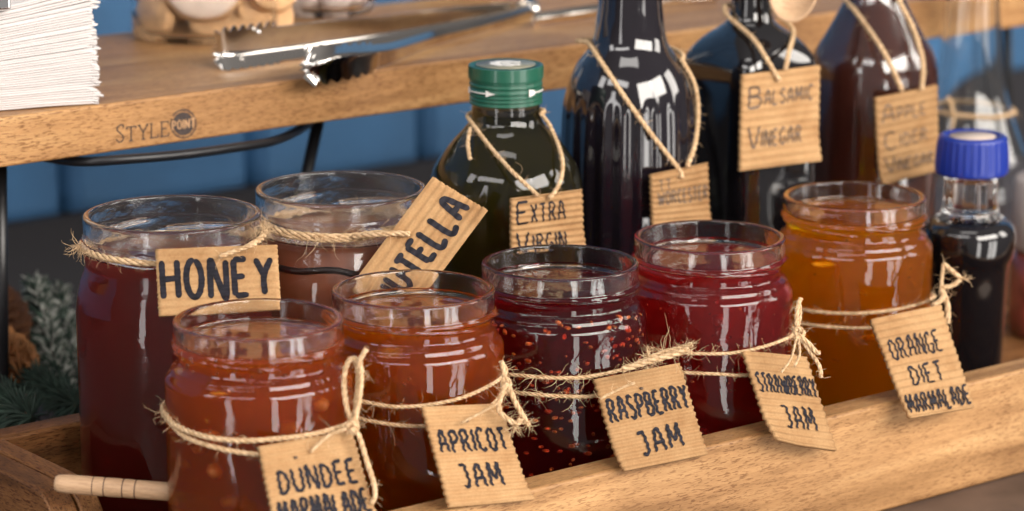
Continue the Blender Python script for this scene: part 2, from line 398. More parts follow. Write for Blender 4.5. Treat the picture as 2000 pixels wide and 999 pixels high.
# ------------------------------------------------------------------ letters
E_ = lambda cx, cy_, rx, ry, a0=0, a1=360, n=16: [(cx + rx * math.sin(R(a0 + (a1 - a0) * k / n)), cy_ - ry * math.cos(R(a0 + (a1 - a0) * k / n))) for k in range(n + 1)]
FONT = {
 'A': (.58, [[(0, 1), (.14, .2), (.22, .04), (.32, .02), (.42, .18), (.58, 1)], [(.07, .62), (.50, .60)]]),
 'B': (.52, [[(.02, 0), (0, 1)], [(0, .02), (.34, .04), (.44, .2), (.36, .4), (.02, .47)], [(.02, .47), (.42, .52), (.52, .74), (.40, .96), (0, 1)]]),
 'C': (.50, [[(.5, .16), (.38, .02), (.24, 0), (.08, .16), (0, .5), (.08, .85), (.25, 1), (.40, .97), (.5, .84)]]),
 'D': (.54, [[(.03, 0), (0, 1)], [(-.02, .03), (.26, .06), (.46, .26), (.54, .52), (.44, .8), (.26, .96), (-.02, 1)]]),
 'E': (.48, [[(0, 0), (0, 1)], [(0, .01), (.46, 0)], [(0, .49), (.38, .47)], [(0, 1), (.48, .98)]]),
 'G': (.54, [[(.5, .14), (.36, .01), (.22, .02), (.06, .2), (0, .5), (.08, .84), (.26, 1), (.46, .92), (.52, .58), (.28, .58)]]),
 'H': (.56, [[(0, 0), (.02, 1)], [(.54, 0), (.56, 1)], [(0, .50), (.55, .47)]]),
 'I': (.06, [[(.03, 0), (.03, 1)]]),
 'J': (.50, [[(.02, .03), (.40, 0)], [(.36, .0), (.42, .70), (.36, .92), (.22, 1), (.08, .90)]]),
 'L': (.46, [[(0, 0), (0, 1), (.46, .97)]]),
 'M': (.70, [[(0, 1), (.06, 0), (.20, .42), (.34, .66), (.48, .40), (.62, 0), (.70, 1)]]),
 'N': (.56, [[(0, 1), (.02, 0), (.28, .55), (.54, 1), (.56, 0)]]),
 'O': (.54, [E_(.27, .5, .27, .5, 8, 368, 20)]),
 'P': (.50, [[(.02, 0), (0, 1)], [(-.02, .03), (.30, .02), (.46, .14), (.48, .30), (.36, .48), (.02, .54)]]),
 'R': (.54, [[(.02, 0), (0, 1)], [(-.02, .03), (.32, .02), (.46, .16), (.44, .34), (.30, .48), (.02, .52)], [(.22, .50), (.54, 1)]]),
 'S': (.46, [[(.44, .12), (.30, 0), (.12, .04), (.03, .2), (.10, .40), (.34, .56), (.45, .76), (.36, .95), (.18, 1), (.0, .88)]]),
 'T': (.54, [[(0, .02), (.54, 0)], [(.27, 0), (.26, 1)]]),
 'U': (.54, [[(0, 0), (.02, .70), (.12, .94), (.28, 1), (.44, .93), (.52, .70), (.54, 0)]]),
 'V': (.56, [[(0, 0), (.28, 1), (.56, 0)]]),
 'W': (.80, [[(0, 0), (.2, 1), (.4, .3), (.6, 1), (.8, 0)]]),
 'X': (.52, [[(0, 0), (.52, 1)], [(.52, 0), (0, 1)]]),
 'Y': (.56, [[(0, 0), (.28, .48)], [(.56, 0), (.28, .48), (.27, 1)]]),
}
def strokes(text, x, y, h, w, rg, gap=.30, jit=.016):
    """letters as polylines, text fitted into the box x,y,w,h"""
    tot = sum(FONT[c][0] if c != ' ' else .3 for c in text) + gap * (len(text) - 1); kx = w / tot; cx = x; out = []
    for c in text:
        if c == ' ': cx += (.3 + gap) * kx; continue
        lw, ss = FONT[c]; dy = rg.uniform(-jit, jit) * h * 2; sc = 1 + rg.uniform(-jit, jit); sh = rg.uniform(-jit, jit)
        for s in ss: out.append([(cx + (px + sh * (1 - py)) * kx, y + dy + py * h * sc) for px, py in s])
        cx += (lw + gap) * kx
    return out
def ribbon(mb, line, hw, surf, size, step, lift, rg, rough=.12):
    """a pen stroke laid on a surface; line in 0..1 card coordinates, size = card size in metres, hw half width in metres"""
    pts = [Vector((p[0] * size[0], p[1] * size[1], 0)) for p in line]
    path = smooth_path(pts, step) if len(pts) > 2 else [pts[0].lerp(pts[1], k / max(2, int((pts[1]-pts[0]).length / step))) for k in range(max(2, int((pts[1]-pts[0]).length / step)) + 1)]
    m = len(path); vs = []; ph = rg.random() * 50
    for i, p in enumerate(path):
        t = path[min(i+1, m-1)] - path[max(i-1, 0)]; t = t.normalized() if t.length > 1e-9 else Vector((1, 0, 0)); n = Vector((-t.y, t.x, 0))
        e = min(i, m - 1 - i) * step
        h = hw * (1 + rough * noise.noise(Vector((ph + i * step * 500, 0, 0)))) * (math.sqrt(max(.12, 1 - (1 - e / hw)**2)) if e < hw else 1)
        for j in (-1, -.5, 0, .5, 1):
            q = p + n * h * j; vs.append(surf(q.x / size[0], q.y / size[1], lift))
    fs = []
    for i in range(m - 1):
        for j in range(4): fs.append((5*i + j, 5*i + j + 1, 5*i + 5 + j + 1, 5*i + 5 + j))
    mb.add(vs, fs)
def card_tag(corners, runs, label, hw, ridges, amp=.00042, ink='ink', bend=.0, seed=1, thick=.0022, parent_cat='tag', hole=None):
    """corrugated card: corners TL TR BR BL in world space; ridges run along the writing"""
    rg = random.Random(seed); TL, TR_, BR, BL = [Vector(c) for c in corners]
    c0 = (TL + TR_ + BR + BL) / 4
    nrm = ((TR_ - TL).cross(BL - TL)).normalized()          # x right, y down -> away from the viewer
    if nrm.dot(EYE - c0) < 0: nrm = -nrm
    size = (((TR_ - TL).length + (BR - BL).length) / 2, ((BL - TL).length + (BR - TR_).length) / 2)
    ph = rg.random() * 6; curl = rg.uniform(.0012, .0045); ca = rg.choice((-1, 1)); bend = bend + rg.uniform(.0002, .0010)
    def surf(a, b, lift=0):
        p = (TL * (1-a) + TR_ * a) * (1-b) + (BL * (1-a) + BR * a) * b - c0
        c = math.cos(2 * math.pi * ridges * b + ph)
        d = amp * (abs(c) ** .8 * (1 if c > 0 else -1)) + bend * (1 - (2*a - 1)**2) + curl * max(0, b - .62)**2 * max(0, ca * (a - .5) * 2)**1.5 * 6.9 + .0004 * noise.noise(Vector((a * 3, b * 4, seed)))
        return p + nrm * (d + lift)
    nu, nv = 28, ridges * 10; mb = MB(); vs = []; fs = []
    ea = [.010 * noise.noise(Vector((k * .35, seed, 0))) for k in range(nv + 1)]; eb = [.010 * noise.noise(Vector((k * .35, seed, 9))) for k in range(nv + 1)]
    for side in (0, 1):
        for j in range(nv + 1):
            rip = .0010 * math.cos(2 * math.pi * ridges * j / nv + ph)
            for i in range(nu + 1):
                a = i / nu; a = (0 + ea[j] + rip) * (1-a) + (1 + eb[j] + rip) * a; b = j / nv
                vs.append(surf(a, b, -thick * side))
    n1 = (nu + 1) * (nv + 1)
    for j in range(nv):
        for i in range(nu):
            q = (j*(nu+1) + i, j*(nu+1) + i + 1, (j+1)*(nu+1) + i + 1, (j+1)*(nu+1) + i)
            fs.append(q[::-1]); fs.append(tuple(n1 + k for k in q))
    rim = [i for i in range(nu + 1)] + [(j)*(nu+1) + nu for j in range(1, nv + 1)] + [nv*(nu+1) + i for i in range(nu - 1, -1, -1)] + [j*(nu+1) for j in range(nv - 1, 0, -1)]
    for k in range(len(rim)):
        a, b = rim[k], rim[(k+1) % len(rim)]; fs.append((a, b, n1 + b, n1 + a))
    root = empty('cardboard_tag', c0, 0, label, 'tag', 'handwritten cardboard tags')
    mb.add(vs, fs); mb.build('card', M['card'], root)
    lt = MB(); k = 0
    for run in runs:
        h2 = run[5] if len(run) > 5 else hw
        for s in strokes(run[0], run[1], run[2], run[3], run[4], rg):
            ribbon(lt, s, h2, surf, size, .0006, .00022 + .000012 * k, rg); k += 1
    lt.build('lettering', M[ink], root)
    if hole:
        hm = MB(); hp = surf(hole[0], hole[1], .0004)
        hm.ball(hp, (.0011, .0011, .0007), 10, 6); hm.build('hole', M['pen'], root)
    return surf, c0

# ------------------------------------------------------------------ twine
def jute(mb, pts, r=.00085, rg=rnd, fuzz=1.0, smoothed=False, step=.0009, fl=(.002, .007)):
    path = pts if smoothed else smooth_path(pts, step)
    m = len(path); ph = rg.random() * 6; strands = [[], [], []]
    up = Vector((0, 0, 1)); nrm = None; L = 0
    for i, p in enumerate(path):
        t = (path[min(i+1, m-1)] - path[max(i-1, 0)]); t = t.normalized() if t.length > 1e-9 else Vector((1, 0, 0))
        if nrm is None: nrm = t.orthogonal().normalized()
        nrm = (nrm - t * nrm.dot(t)).normalized(); b = t.cross(nrm)
        if i: L += (p - path[i-1]).length
        k = 1 + .18 * noise.noise(Vector((L * 160, ph, 0)))
        for j in range(3):
            a = ph + j * 2.094 + L / (r * 9) * 2 * math.pi
            strands[j].append(p + (nrm * math.cos(a) + b * math.sin(a)) * r * .52 * k)
    for s in strands: mb.tube(s, r * .60, 6)
    nf = int(fuzz * L / .0014)
    for _ in range(nf):
        i = rg.randrange(m); p = path[i]; t = (path[min(i+1, m-1)] - path[max(i-1, 0)]).normalized() if m > 1 else Vector((1, 0, 0))
        d = Vector((rg.gauss(0, 1), rg.gauss(0, 1), rg.gauss(0, 1))); d = (d - t * d.dot(t) * .3).normalized()
        l = rg.uniform(*fl) * (2.0 if rg.random() < .08 else 1); q = Vector((rg.gauss(0, 1), rg.gauss(0, 1), rg.gauss(0, 1) - .4)).normalized()
        f = [p + d * r * .5]; v = (d + t * rg.uniform(-1.2, 1.2)).normalized()
        for k in range(5):
            v = (v + q * .45 + Vector((rg.gauss(0, .45), rg.gauss(0, .45), rg.gauss(0, .45)))).normalized(); f.append(f[-1] + v * l / 5)
        mb.tube(f, [.00012, .00011, .0001, .00009, .00008, .00005], 3, False)
def fray(mb, p, d, rg, n=26, l=.010, spread=.7):
    """a cut end that opens into loose fibres"""
    d = Vector(d).normalized()
    for _ in range(n):
        v = (d + Vector((rg.gauss(0, spread), rg.gauss(0, spread), rg.gauss(0, spread)))).normalized(); f = [Vector(p)]; q = Vector((rg.gauss(0, .5), rg.gauss(0, .5), rg.gauss(0, .5)))
        for k in range(8):
            v = (v + q * .15 + Vector((rg.gauss(0, .30), rg.gauss(0, .30), rg.gauss(0, .30)))).normalized(); f.append(f[-1] + v * l * rg.uniform(.6, 1.2) / 8)
        mb.tube(f, [.00018, .00017, .00016, .00015, .00014, .00012, .0001, .00008, .00006], 3, False)
def back_arc(c, r, p, q, n=14):
    """points round the back of a jar from p to q"""
    a0 = math.atan2(p.y - c[1], p.x - c[0]); a1 = math.atan2(q.y - c[1], q.x - c[0])
    while a1 < a0: a1 += 2 * math.pi                       # p right, q left: counter-clockwise passes behind
    return [Vector((c[0] + r * math.cos(a0 + (a1-a0) * k / n), c[1] + r * math.sin(a0 + (a1-a0) * k / n), p.z + (q.z - p.z) * k / n)) for k in range(1, n)]

# ------------------------------------------------------------------ jars
HJ = .1511 - .0122
SMALL = [(.0000, .0395), (.0012, .0400), (.0094, .0400), (.0106, .0408), (.0115, .0409), (.0126, .0399), (.0142, .0387), (.0164, .0379), (.0190, .0379), (.0202, .0386), (.0213, .0402), (.0221, .0411), (.0230, .0415), (.0240, .0418), (.0252, .0428), (.0264, .0437), (.0277, .0443), (.0294, .0445)]
LARGE = [(.0000, .0440), (.0012, .0448), (.0095, .0448), (.0110, .0452), (.0190, .0450), (.0230, .0442), (.0255, .0442), (.0290, .0452), (.034, .0471), (.040, .0486), (.046, .0494), (.052, .0497)]
def jar_prof(tab, H, body, fill, heel=.009, wall=.0035, k=1.0):
    z = lambda d: H - d
    P = [(0, .0030), (.55 * body, .0024), (.80 * body, .0008), (.86 * body, 0), (body - heel * .45, .0008), (body - heel * .15, heel * .38), (body, heel)]
    dmax = tab[-1][0]; n = 14
    for i in range(1, n): P.append((body, heel + (z(dmax) - heel) * i / n))
    ds = []; d = dmax
    while d > .0013: ds.append(d); d -= .0004
    for d in ds: P.append((interp(tab, d) * k, z(d)))
    ro = tab[1][1] * k; ri = ro - wall
    P += [(ro, z(.0010)), (ro - .0003, z(.0004)), (ro - .0009, z(0)), (ri + .0007, z(0)), (ri + .0002, z(.0004)), (ri, z(.0011))]
    m = 8
    for i in range(1, m): P.append((ri, z(.0011 + (fill - .0022 - .0011) * i / m)))
    P += [(ri, z(fill - .0016)), (ri - .0002, z(fill - .0009)), (ri - .0008, z(fill - .0003)), (ri - .0022, z(fill)), (.7 * ri, z(fill + .0001)), (.35 * ri, z(fill + .0001)), (0, z(fill + .0001))]
    return P
def lug_fn(H, lugs, z0, drop, span, amp, ro, wid=.0011):
    def fn(a, z, r, i):
        if r < ro - .0024 or z < H - .03: return r
        add = 0
        for k in lugs:
            t = (a - R(k) + math.pi) % (2 * math.pi) - math.pi
            t = t / R(span)
            if -.5 < t < .5:
                zc = H - z0 - drop * t; e = min(1, (0.5 - abs(t)) * 9)
                add = max(add, amp * e * math.exp(-((z - zc) / wid) ** 2))
        return r + add
    return fn
JARS = {}
def make_jar(key, x, y, tab, H, body, fill, jm, label, lugs, s=None, zrim=None, kind='jam', extra=None, lid=1.0):
    zr = (.0122 + H) if zrim is None else zrim
    p = at_z(x, y, zr); c = (p.x, p.y)
    root = empty('glass_jar', (c[0], c[1], .0122), 0, label, 'jar', 'open glass jars in the tray')
    ro = tab[1][1]
    if tab is SMALL: fn = lug_fn(H, lugs, .0136, .0040, 78, .0018, ro, .0007)
    else: fn = lug_fn(H, lugs, .0150, .0060, 82, .0024, ro, .0009)
    mb = MB(); mb.lathe(jar_prof(tab, H, body, fill), 144, fn); mb.build('glass', M['smeared' if key in 'RS' else 'glass'], root)
    # filling: a closed volume just inside the glass
    P = [(0, .0065), (body - .008, .0065), (body - .0030, .0095), (body - .0024, .014)]
    zt = H - fill - .0004
    for i in range(1, 40):
        z = .014 + (zt - .014) * i / 39
        P.append((min(body, interp(tab, H - z)) - .0025, z))
    P += [(P[-1][0] * .6, zt), (0, zt)]
    mb = MB(); mb.lathe(P, 72)
    mb.build('filling', M[jm], root)
    JARS[key] = (c, body, H, root); return root
make_jar('D', 504, 622, SMALL, HJ, .0445, .0105, 'dundee', 'open jar of red orange marmalade nearest the camera, above the wooden dipper handle', [250, 340, 70, 160])
make_jar('A', 807, 563, SMALL, HJ, .0445, .0120, 'apricot', 'open jar of bright orange apricot jam with bow of twine at its right side', [292, 22, 112, 202])
make_jar('R', 1094, 511, SMALL, HJ, .0445, .0120, 'raspberry', 'open jar of near black raspberry jam speckled with red seeds', [228, 318, 48, 138])
make_jar('S', 1386, 461, SMALL, HJ, .0445, .0120, 'strawberry', 'open jar of deep crimson strawberry jam between raspberry and amber jars', [300, 30, 120, 210])
make_jar('O', 1669, 381.5, SMALL, HJ, .0445, .0100, 'orange', 'open jar of pale amber orange jelly beside the blue capped bottle', [318, 48, 138, 228])
HL = .178 - .0122
make_jar('H', 336, 416, LARGE, HL, .0497, .0195, 'honey', 'tall open jar of dark red brown honey at the left end of the tray', [225, 290, 335, 65, 150], zrim=.178)
make_jar('N', 666, 366, LARGE, HL, .0497, .0230, 'spread', 'tall open jar of milky brown chocolate spread behind the apricot jar', [238, 328, 58, 148], zrim=.178)

# pieces inside the jams
def inside(key, n, mname, name, rads, zr, rr, seed, label=None):
    c, body, H, root = JARS[key]; rg = random.Random(seed); mb = MB()
    for _ in range(n):
        a = rg.uniform(0, 2 * math.pi); q = body - .003 - rg.uniform(*rr); z = rg.uniform(*zr); k = rg.uniform(.7, 1.25)
        rot = Matrix.Rotation(rg.uniform(0, 6.3), 3, 'Z') @ Matrix.Rotation(rg.uniform(0, 3), 3, 'X')
        mb.ball((q * math.cos(a), q * math.sin(a), z), tuple(r * k for r in rads), 8, 6, rot, 0, rg)
    return tag(mb.build(name, M[mname], root), kind='stuff')
inside('R', 640, 'seed', 'seeds', (.0019, .0010, .0009), (.012, .116), (.0001, .0050), 3)
inside('S', 40, 'seed', 'seeds', (.0008, .0006, .0005), (.05, .116), (.0008, .008), 4)
inside('D', 26, 'peel', 'peel_shreds', (.0040, .0012, .0009), (.02, .115), (.004, .02), 5)
inside('O', 22, 'peel', 'peel_shreds', (.0060, .0013, .0009), (.02, .112), (.004, .02), 6)
inside('S', 34, 'pulp', 'fruit_pieces', (.0060, .0045, .0040), (.02, .112), (.005, .022), 9)
inside('D', 30, 'pulp_o', 'fruit_pieces', (.0050, .0035, .0030), (.02, .112), (.004, .02), 10)
def bubbles(key, n, zr, seed, fill):
    c, body, H, root = JARS[key]; rg = random.Random(seed); mb = MB()
    for k in range(n):
        a = rg.uniform(math.pi * 1.05, math.pi * 1.95); z = H - fill - rg.uniform(*zr); q = min(body, interp(SMALL, H - z)) - rg.uniform(.0012, .0022)
        mb.ball((q * math.cos(a), q * math.sin(a), z), rg.uniform(.0004, .0011), 10, 8)
    tag(mb.build('bubbles', M['bubble'], root), kind='stuff')
bubbles('D', 26, (.0008, .0100), 31, .0105); bubbles('A', 16, (.001, .03), 32, .012); bubbles('S', 22, (.001, .05), 33, .012); bubbles('O', 14, (.001, .03), 34, .010); bubbles('R', 12, (.001, .03), 35, .012)
inside('A', 16, 'peel', 'fruit_pieces', (.0050, .0040, .0030), (.02, .115), (.006, .02), 8)

c, body, H, root = JARS['N']; mb = MB(); n = 90; q = .0474 - .0021
ring = []
for k in range(n + 1):
    a = 2 * math.pi * k / n; ring.append((q * math.cos(a), q * math.sin(a), H - .0365 + .0022 * math.sin(3 * a + 1.0) + .0012 * math.sin(7 * a)))
mb.tube(ring, .0017, 8); mb.build('dark_swirl', plain('air gap in spread', (.022, .010, .008), .5), root)

# ------------------------------------------------------------------ tags on the jars
def front_tag(px, wt, wb, *a, **k):
    (x0, y0), (x1, y1), (x2, y2), (x3, y3) = px
    return card_tag([at_w(x0, y0, wt), at_w(x1, y1, wt), at_w(x2, y2, wb), at_w(x3, y3, wb)], *a, **k)
WT, WBo = 1.0665, 1.0455
front_tag([(506, 872), (688, 842), (736, 1018), (543, 1050)], WT, WBo,
          [('DUNDEE', .12, .30, .25, .80), ('MARMALADE', .06, .64, .25, .90)], 'tag lettered DUNDEE MARMALADE hanging at the bottom edge', .0009, 13, seed=11, hole=(.33, .19))
front_tag([(826, 795), (978, 788), (1037, 978), (879, 991)], WT, WBo,
          [('APRICOT', .08, .25, .22, .84), ('JAM', .22, .60, .23, .50)], 'tag lettered APRICOT JAM leaning over the tray lip', .00085, 14, seed=12, hole=(.48, .165))
front_tag([(1162, 741), (1328, 709), (1382, 888), (1213, 923)], WT, WBo,
          [('RASPBERRY', .05, .235, .245, .91), ('JAM', .27, .63, .24, .48)], 'tag lettered RASPBERRY JAM leaning over the tray lip', .0009, 14, seed=13, hole=(.46, .19))
front_tag([(1453, 686), (1576, 698), (1634, 880), (1511, 864)], WT, WBo - .008,
          [('STRAWBERRY', .06, .24, .20, .91), ('JAM', .29, .58, .24, .48)], 'tag lettered STRAWBERRY JAM tilted clockwise on the tray lip', .0007, 13, seed=14)
front_tag([(1702, 624), (1838, 596), (1903, 795), (1776, 818)], WT + .004, WBo - .014,
          [('ORANGE', .09, .23, .20, .72), ('DIET', .24, .52, .18, .46), ('MARMALADE', .04, .79, .17, .93)], 'tag lettered ORANGE DIET MARMALADE leaning over the tray lip', .0007, 14, seed=15)
card_tag([at_s(303, 487, 1.4215), at_s(541, 478, 1.4225), at_s(549, 606, 1.4175), at_s(310, 618, 1.4135)],
         [('HONEY', .045, .20, .56, .90)], 'tag lettered HONEY in big letters on the tall dark jar', .00150, 9, amp=.0003, seed=16)
card_tag([at_s(677, 569, 1.476), at_s(845, 345, 1.484), at_s(953, 412, 1.484), at_s(785, 636, 1.476)],
         [('NUTELLA', .07, .33, .42, .87)], 'cardboard tag tilted steeply upward beside the milky brown jar', .00155, 8, amp=.00035, seed=17)

# ------------------------------------------------------------------ twine on the jars
def twine(label, fn, seed):
    mb = MB(); rg = random.Random(seed); fn(mb, rg)
    o = mb.build('jute_twine', M['jute']); return tag(o, label, 'twine', 'jute twine ties')
def wrap(mb, rg, key, pts, r=.0009, extra=.0010, back=True, fuzz=1.0, rad=None, sag=0):
    c, body, H, root = JARS[key]; rr = (rad or body) + extra
    P = [on_cyl(x, y, c, rr) for x, y in pts]
    if back:
        A = back_arc(c, rr, P[-1], P[0]); A = [p - Vector((0, 0, sag * math.sin(math.pi * (k + 1) / (len(A) + 1)) ** .5)) for k, p in enumerate(A)]
        P = P + A + [P[0]]
    jute(mb, P, r, rg, fuzz)
def S_(pts, s): return [at_s(x, y, s if len(q) == 0 else q[0]) for x, y, *q in pts]
def tD(mb, rg):
    wrap(mb, rg, 'D', [(326, 812), (345, 832), (400, 853), (470, 861), (540, 858), (610, 849), (660, 836), (682, 826)], .00125)
    wrap(mb, rg, 'D', [(326, 818), (360, 852), (420, 874), (500, 888), (560, 886), (640, 872), (682, 850)], .0012)
    k = 1.352
    jute(mb, S_([(690, 832), (676, 790), (672, 740), (680, 708), (694, 702), (700, 730), (697, 780), (690, 832)], k), .0013, rg)
    jute(mb, S_([(690, 832), (702, 780), (706, 730), (703, 705), (716, 682)], k - .004), .0012, rg)
    jute(mb, S_([(684, 838), (700, 850), (716, 900), (730, 945), (732, 972), (724, 985)], k - .006), .0012, rg)
    jute(mb, S_([(676, 836), (686, 826), (698, 834), (692, 846), (678, 842)], k - .005), .0012, rg)
    jute(mb, S_([(676, 838), (640, 852), (606, 884)], 1.336), .0008, rg)
twine('twine with tall upright bow on the nearest jar', tD, 21)
def tA(mb, rg):
    wrap(mb, rg, 'A', [(684, 775), (720, 787), (775, 795), (840, 791), (900, 778), (950, 757), (982, 736)], .00095)
    wrap(mb, rg, 'A', [(684, 812), (720, 822), (780, 831), (850, 831), (930, 812), (978, 775)], .00095)
    k = 1.405
    jute(mb, S_([(986, 738), (982, 715), (979, 705)], k), .0012, rg, 2)
    jute(mb, S_([(984, 736), (996, 748), (990, 762), (980, 752), (986, 738)], k - .004), .0011, rg, 2)
    jute(mb, S_([(990, 748), (978, 775), (974, 800), (990, 818), (1010, 828), (1016, 818)], k - .008), .0013, rg, 2.4)
    jute(mb, S_([(992, 752), (1006, 785), (1020, 810), (1032, 832)], k - .004), .0013, rg, 2.6)
    fray(mb, at_s(1028, 826, k - .004), (.6, 0, -.6), rg, 22, .008); fray(mb, at_s(1006, 830, k - .008), (-.3, 0, -1), rg, 26, .008)
    jute(mb, S_([(976, 786), (940, 806), (902, 826)], 1.385), .0006, rg, .6)
twine('twine with frayed knot and loops on the apricot jar', tA, 22)
def tR(mb, rg):
    wrap(mb, rg, 'R', [(926, 722), (960, 728), (1010, 733), (1070, 738), (1130, 738), (1180, 731), (1240, 716), (1262, 705)], .0010, fuzz=1.6)
    wrap(mb, rg, 'R', [(926, 752), (960, 760), (1020, 768), (1090, 774), (1160, 774), (1230, 758), (1262, 740)], .0010, fuzz=1.6)
    k = 1.436
    jute(mb, S_([(1215, 722), (1262, 708), (1310, 694), (1345, 682)], k), .0016, rg, 2.2, fl=(.003, .008))
    jute(mb, S_([(1240, 712), (1290, 690), (1330, 680), (1352, 672)], k + .002), .0012, rg, 2, fl=(.003, .008))
    fray(mb, at_s(1340, 682, k), (1, 0, .25), rg, 22, .008, .45); fray(mb, at_s(1268, 700, k), (-.2, 0, .6), rg, 9, .009, .8)
    for x, y, dx in ((1296, 690, -.1), (1288, 686, .2), (1310, 680, .5)):
        fray(mb, at_s(x, y, k), (dx, 0, 1), rg, 1, .020, .3)
    for _ in range(26):
        x = rg.uniform(1010, 1150); fray(mb, on_cyl(x, rg.choice((737, 772)), JARS['R'][0], .0458), (rg.uniform(-1, 1), -.4, rg.choice((-.8, .7))), rg, 1, rg.uniform(.006, .016), .3)
    jute(mb, S_([(1240, 748), (1210, 760), (1172, 780)], 1.418), .0006, rg, .8)
twine('twine with wild frayed end on the dark seedy jar', tR, 23)
def tS(mb, rg):
    wrap(mb, rg, 'S', [(1216, 664), (1250, 676), (1300, 686), (1360, 691), (1430, 690), (1490, 678), (1540, 660), (1556, 648)], .0009, fuzz=1.3)
    wrap(mb, rg, 'S', [(1216, 705), (1270, 720), (1340, 728), (1400, 731), (1460, 733), (1520, 718), (1552, 700)], .0009, fuzz=1.3)
    k = 1.500
    jute(mb, S_([(1558, 655), (1556, 625), (1558, 600), (1564, 582)], k), .0012, rg)
    jute(mb, S_([(1556, 650), (1562, 620), (1562, 598), (1560, 586)], k + .003), .0010, rg)
    jute(mb, S_([(1552, 648), (1562, 660), (1570, 650), (1558, 640), (1552, 650)], k - .003), .0011, rg, 2)
    jute(mb, S_([(1560, 655), (1580, 672), (1594, 688), (1602, 690)], k - .004), .0012, rg)
    jute(mb, S_([(1560, 656), (1584, 690), (1600, 715), (1604, 738)], k - .003), .0011, rg, 1.6)
    jute(mb, S_([(1558, 656), (1562, 690), (1552, 716)], k - .018), .0007, rg, 1)
    jute(mb, S_([(1556, 658), (1545, 700), (1526, 728)], k - .030), .0006, rg, 1)
    for _ in range(14):
        fray(mb, on_cyl(rg.uniform(1290, 1500), 688, JARS['S'][0], .0458), (rg.uniform(-1, 1), -.3, .8), rg, 1, rg.uniform(.005, .013), .3)
twine('twine with drooping tails on the crimson jar', tS, 24)
def tO(mb, rg):
    wrap(mb, rg, 'O', [(1506, 592), (1560, 604), (1630, 612), (1700, 611), (1770, 601), (1825, 582)], .0009)
    wrap(mb, rg, 'O', [(1506, 618), (1570, 633), (1640, 640), (1710, 640), (1780, 628), (1828, 606)], .0009)
    k = 1.600
    jute(mb, S_([(1838, 570), (1840, 540), (1843, 515)], k), .0010, rg, 1.2)
    jute(mb, S_([(1843, 515), (1860, 530), (1878, 545)], k), .0012, rg, 1.5)
    jute(mb, S_([(1876, 547), (1860, 558), (1840, 562)], k), .0012, rg, 1.5)
    jute(mb, S_([(1838, 566), (1850, 595), (1851, 632)], k), .0016, rg, 1.5)
    jute(mb, S_([(1836, 568), (1844, 575), (1834, 590), (1822, 596)], k - .004), .0014, rg, 1.5)
    fray(mb, at_s(1878, 545, k), (1, 0, 0), rg, 10, .009, .4)
twine('twine with triangular loop on the pale amber jar', tO, 25)
def tH(mb, rg):
    wrap(mb, rg, 'H', [(157, 480), (175, 494), (215, 506), (260, 512), (320, 515), (400, 508), (460, 494), (505, 470), (518, 452)], .0016, .0014, rad=.0448, fuzz=2.2, sag=.008)
    fray(mb, on_cyl(157, 482, JARS['H'][0], .047), (-.9, -.2, -.4), rg, 16, .012, .6); fray(mb, at_s(514, 452, 1.455), (.5, 0, .2), rg, 22, .008, .8)
    jute(mb, S_([(500, 476), (466, 488), (428, 502)], 1.4165), .0011, rg, 1)
twine('twine round the neck of the tall dark honey jar', tH, 26)
def tN(mb, rg):
    wrap(mb, rg, 'N', [(515, 438), (550, 452), (600, 460), (660, 463), (720, 458), (780, 444), (815, 425)], .0017, .0014, rad=.0448, fuzz=2.6, sag=.008)
    wrap(mb, rg, 'N', [(515, 444), (560, 460), (620, 468), (680, 468), (740, 458), (790, 440), (815, 420)], .0014, .0016, rad=.0448, fuzz=2.0, sag=.010)
    jute(mb, S_([(690, 463, 1.488), (740, 458, 1.480), (775, 456, 1.4785), (800, 458, 1.4775)], 1.48), .0014, rg, 1.2)
    for _ in range(16):
        fray(mb, on_cyl(rg.uniform(560, 760), 463, JARS['N'][0], .0475), (rg.uniform(-1, 1), -.4, rg.uniform(-1, .6)), rg, 1, rg.uniform(.008, .018), .3)
twine('thick fuzzy twine round the neck of the milky brown jar', tN, 27)

# ------------------------------------------------------------------ honey dipper
a = at_s(108, 944, 1.392); b = at_s(345, 962, 1.388); d = (b - a).normalized(); b2 = a + d * .150
dp = empty('honey_dipper', a, 0, 'pale turned wooden dipper handle lying across the tray end', 'dipper')
dp.rotation_euler = d.to_track_quat('X', 'Z').to_euler()
mb = MB(); prof = [(.0, .0034), (.0015, .0042), (.006, .0046), (.030, .0046), (.06, .0044), (.10, .0038), (.150, .0036)]
pts = [(.0008 * k * .0 + i * .15 / 150, 0, 0) for i, k in zip(range(151), range(151))]
rad = [interp(prof, p[0]) - sum(.00028 * math.exp(-((p[0] - q) / .0005) ** 2) for q in (.0185, .0240, .0330, .0390)) for p in pts]
mb.tube(pts, rad, 20); mb.build('handle', M['dipper'], dp)
mb = MB()
for q in (.0185, .0240, .0330, .0390): mb.tube([(q - .00025, 0, 0), (q + .00025, 0, 0)], .00452, 24)
mb.build('grooves', M['pen'], dp)

# ------------------------------------------------------------------ bottles
def axis_pt(x, y, w): p = at_w(x, y, w); return p.x, p.y
def zr_from(c, y):                                # height on the axis seen at photo row y, and metres per photo pixel there
    v = (499.5 - y) / F; s = c[1] / (cp + v * sp); return ZC + s * (-sp + v * cp), s / F
def bottle_prof(c, prof, z0=.0122, close_top=True):
    out = []
    for y, r in prof:
        z, k = zr_from(c, y); out.append((r * k, z - z0))
    out.sort(key=lambda q: q[1])
    rb = out[0][0]; P = [(0, .002), (rb * .8, .001), (rb * .9, 0), (rb * .98, .002), (rb, .006)]
    pts = [Vector((r, z, 0)) for r, z in out if z > .012]; sm = smooth_path([Vector((rb, .008, 0))] + pts, .0025)
    P += [(p.x, p.y) for p in sm]
    P.append((0, P[-1][1] + .0001)); return P
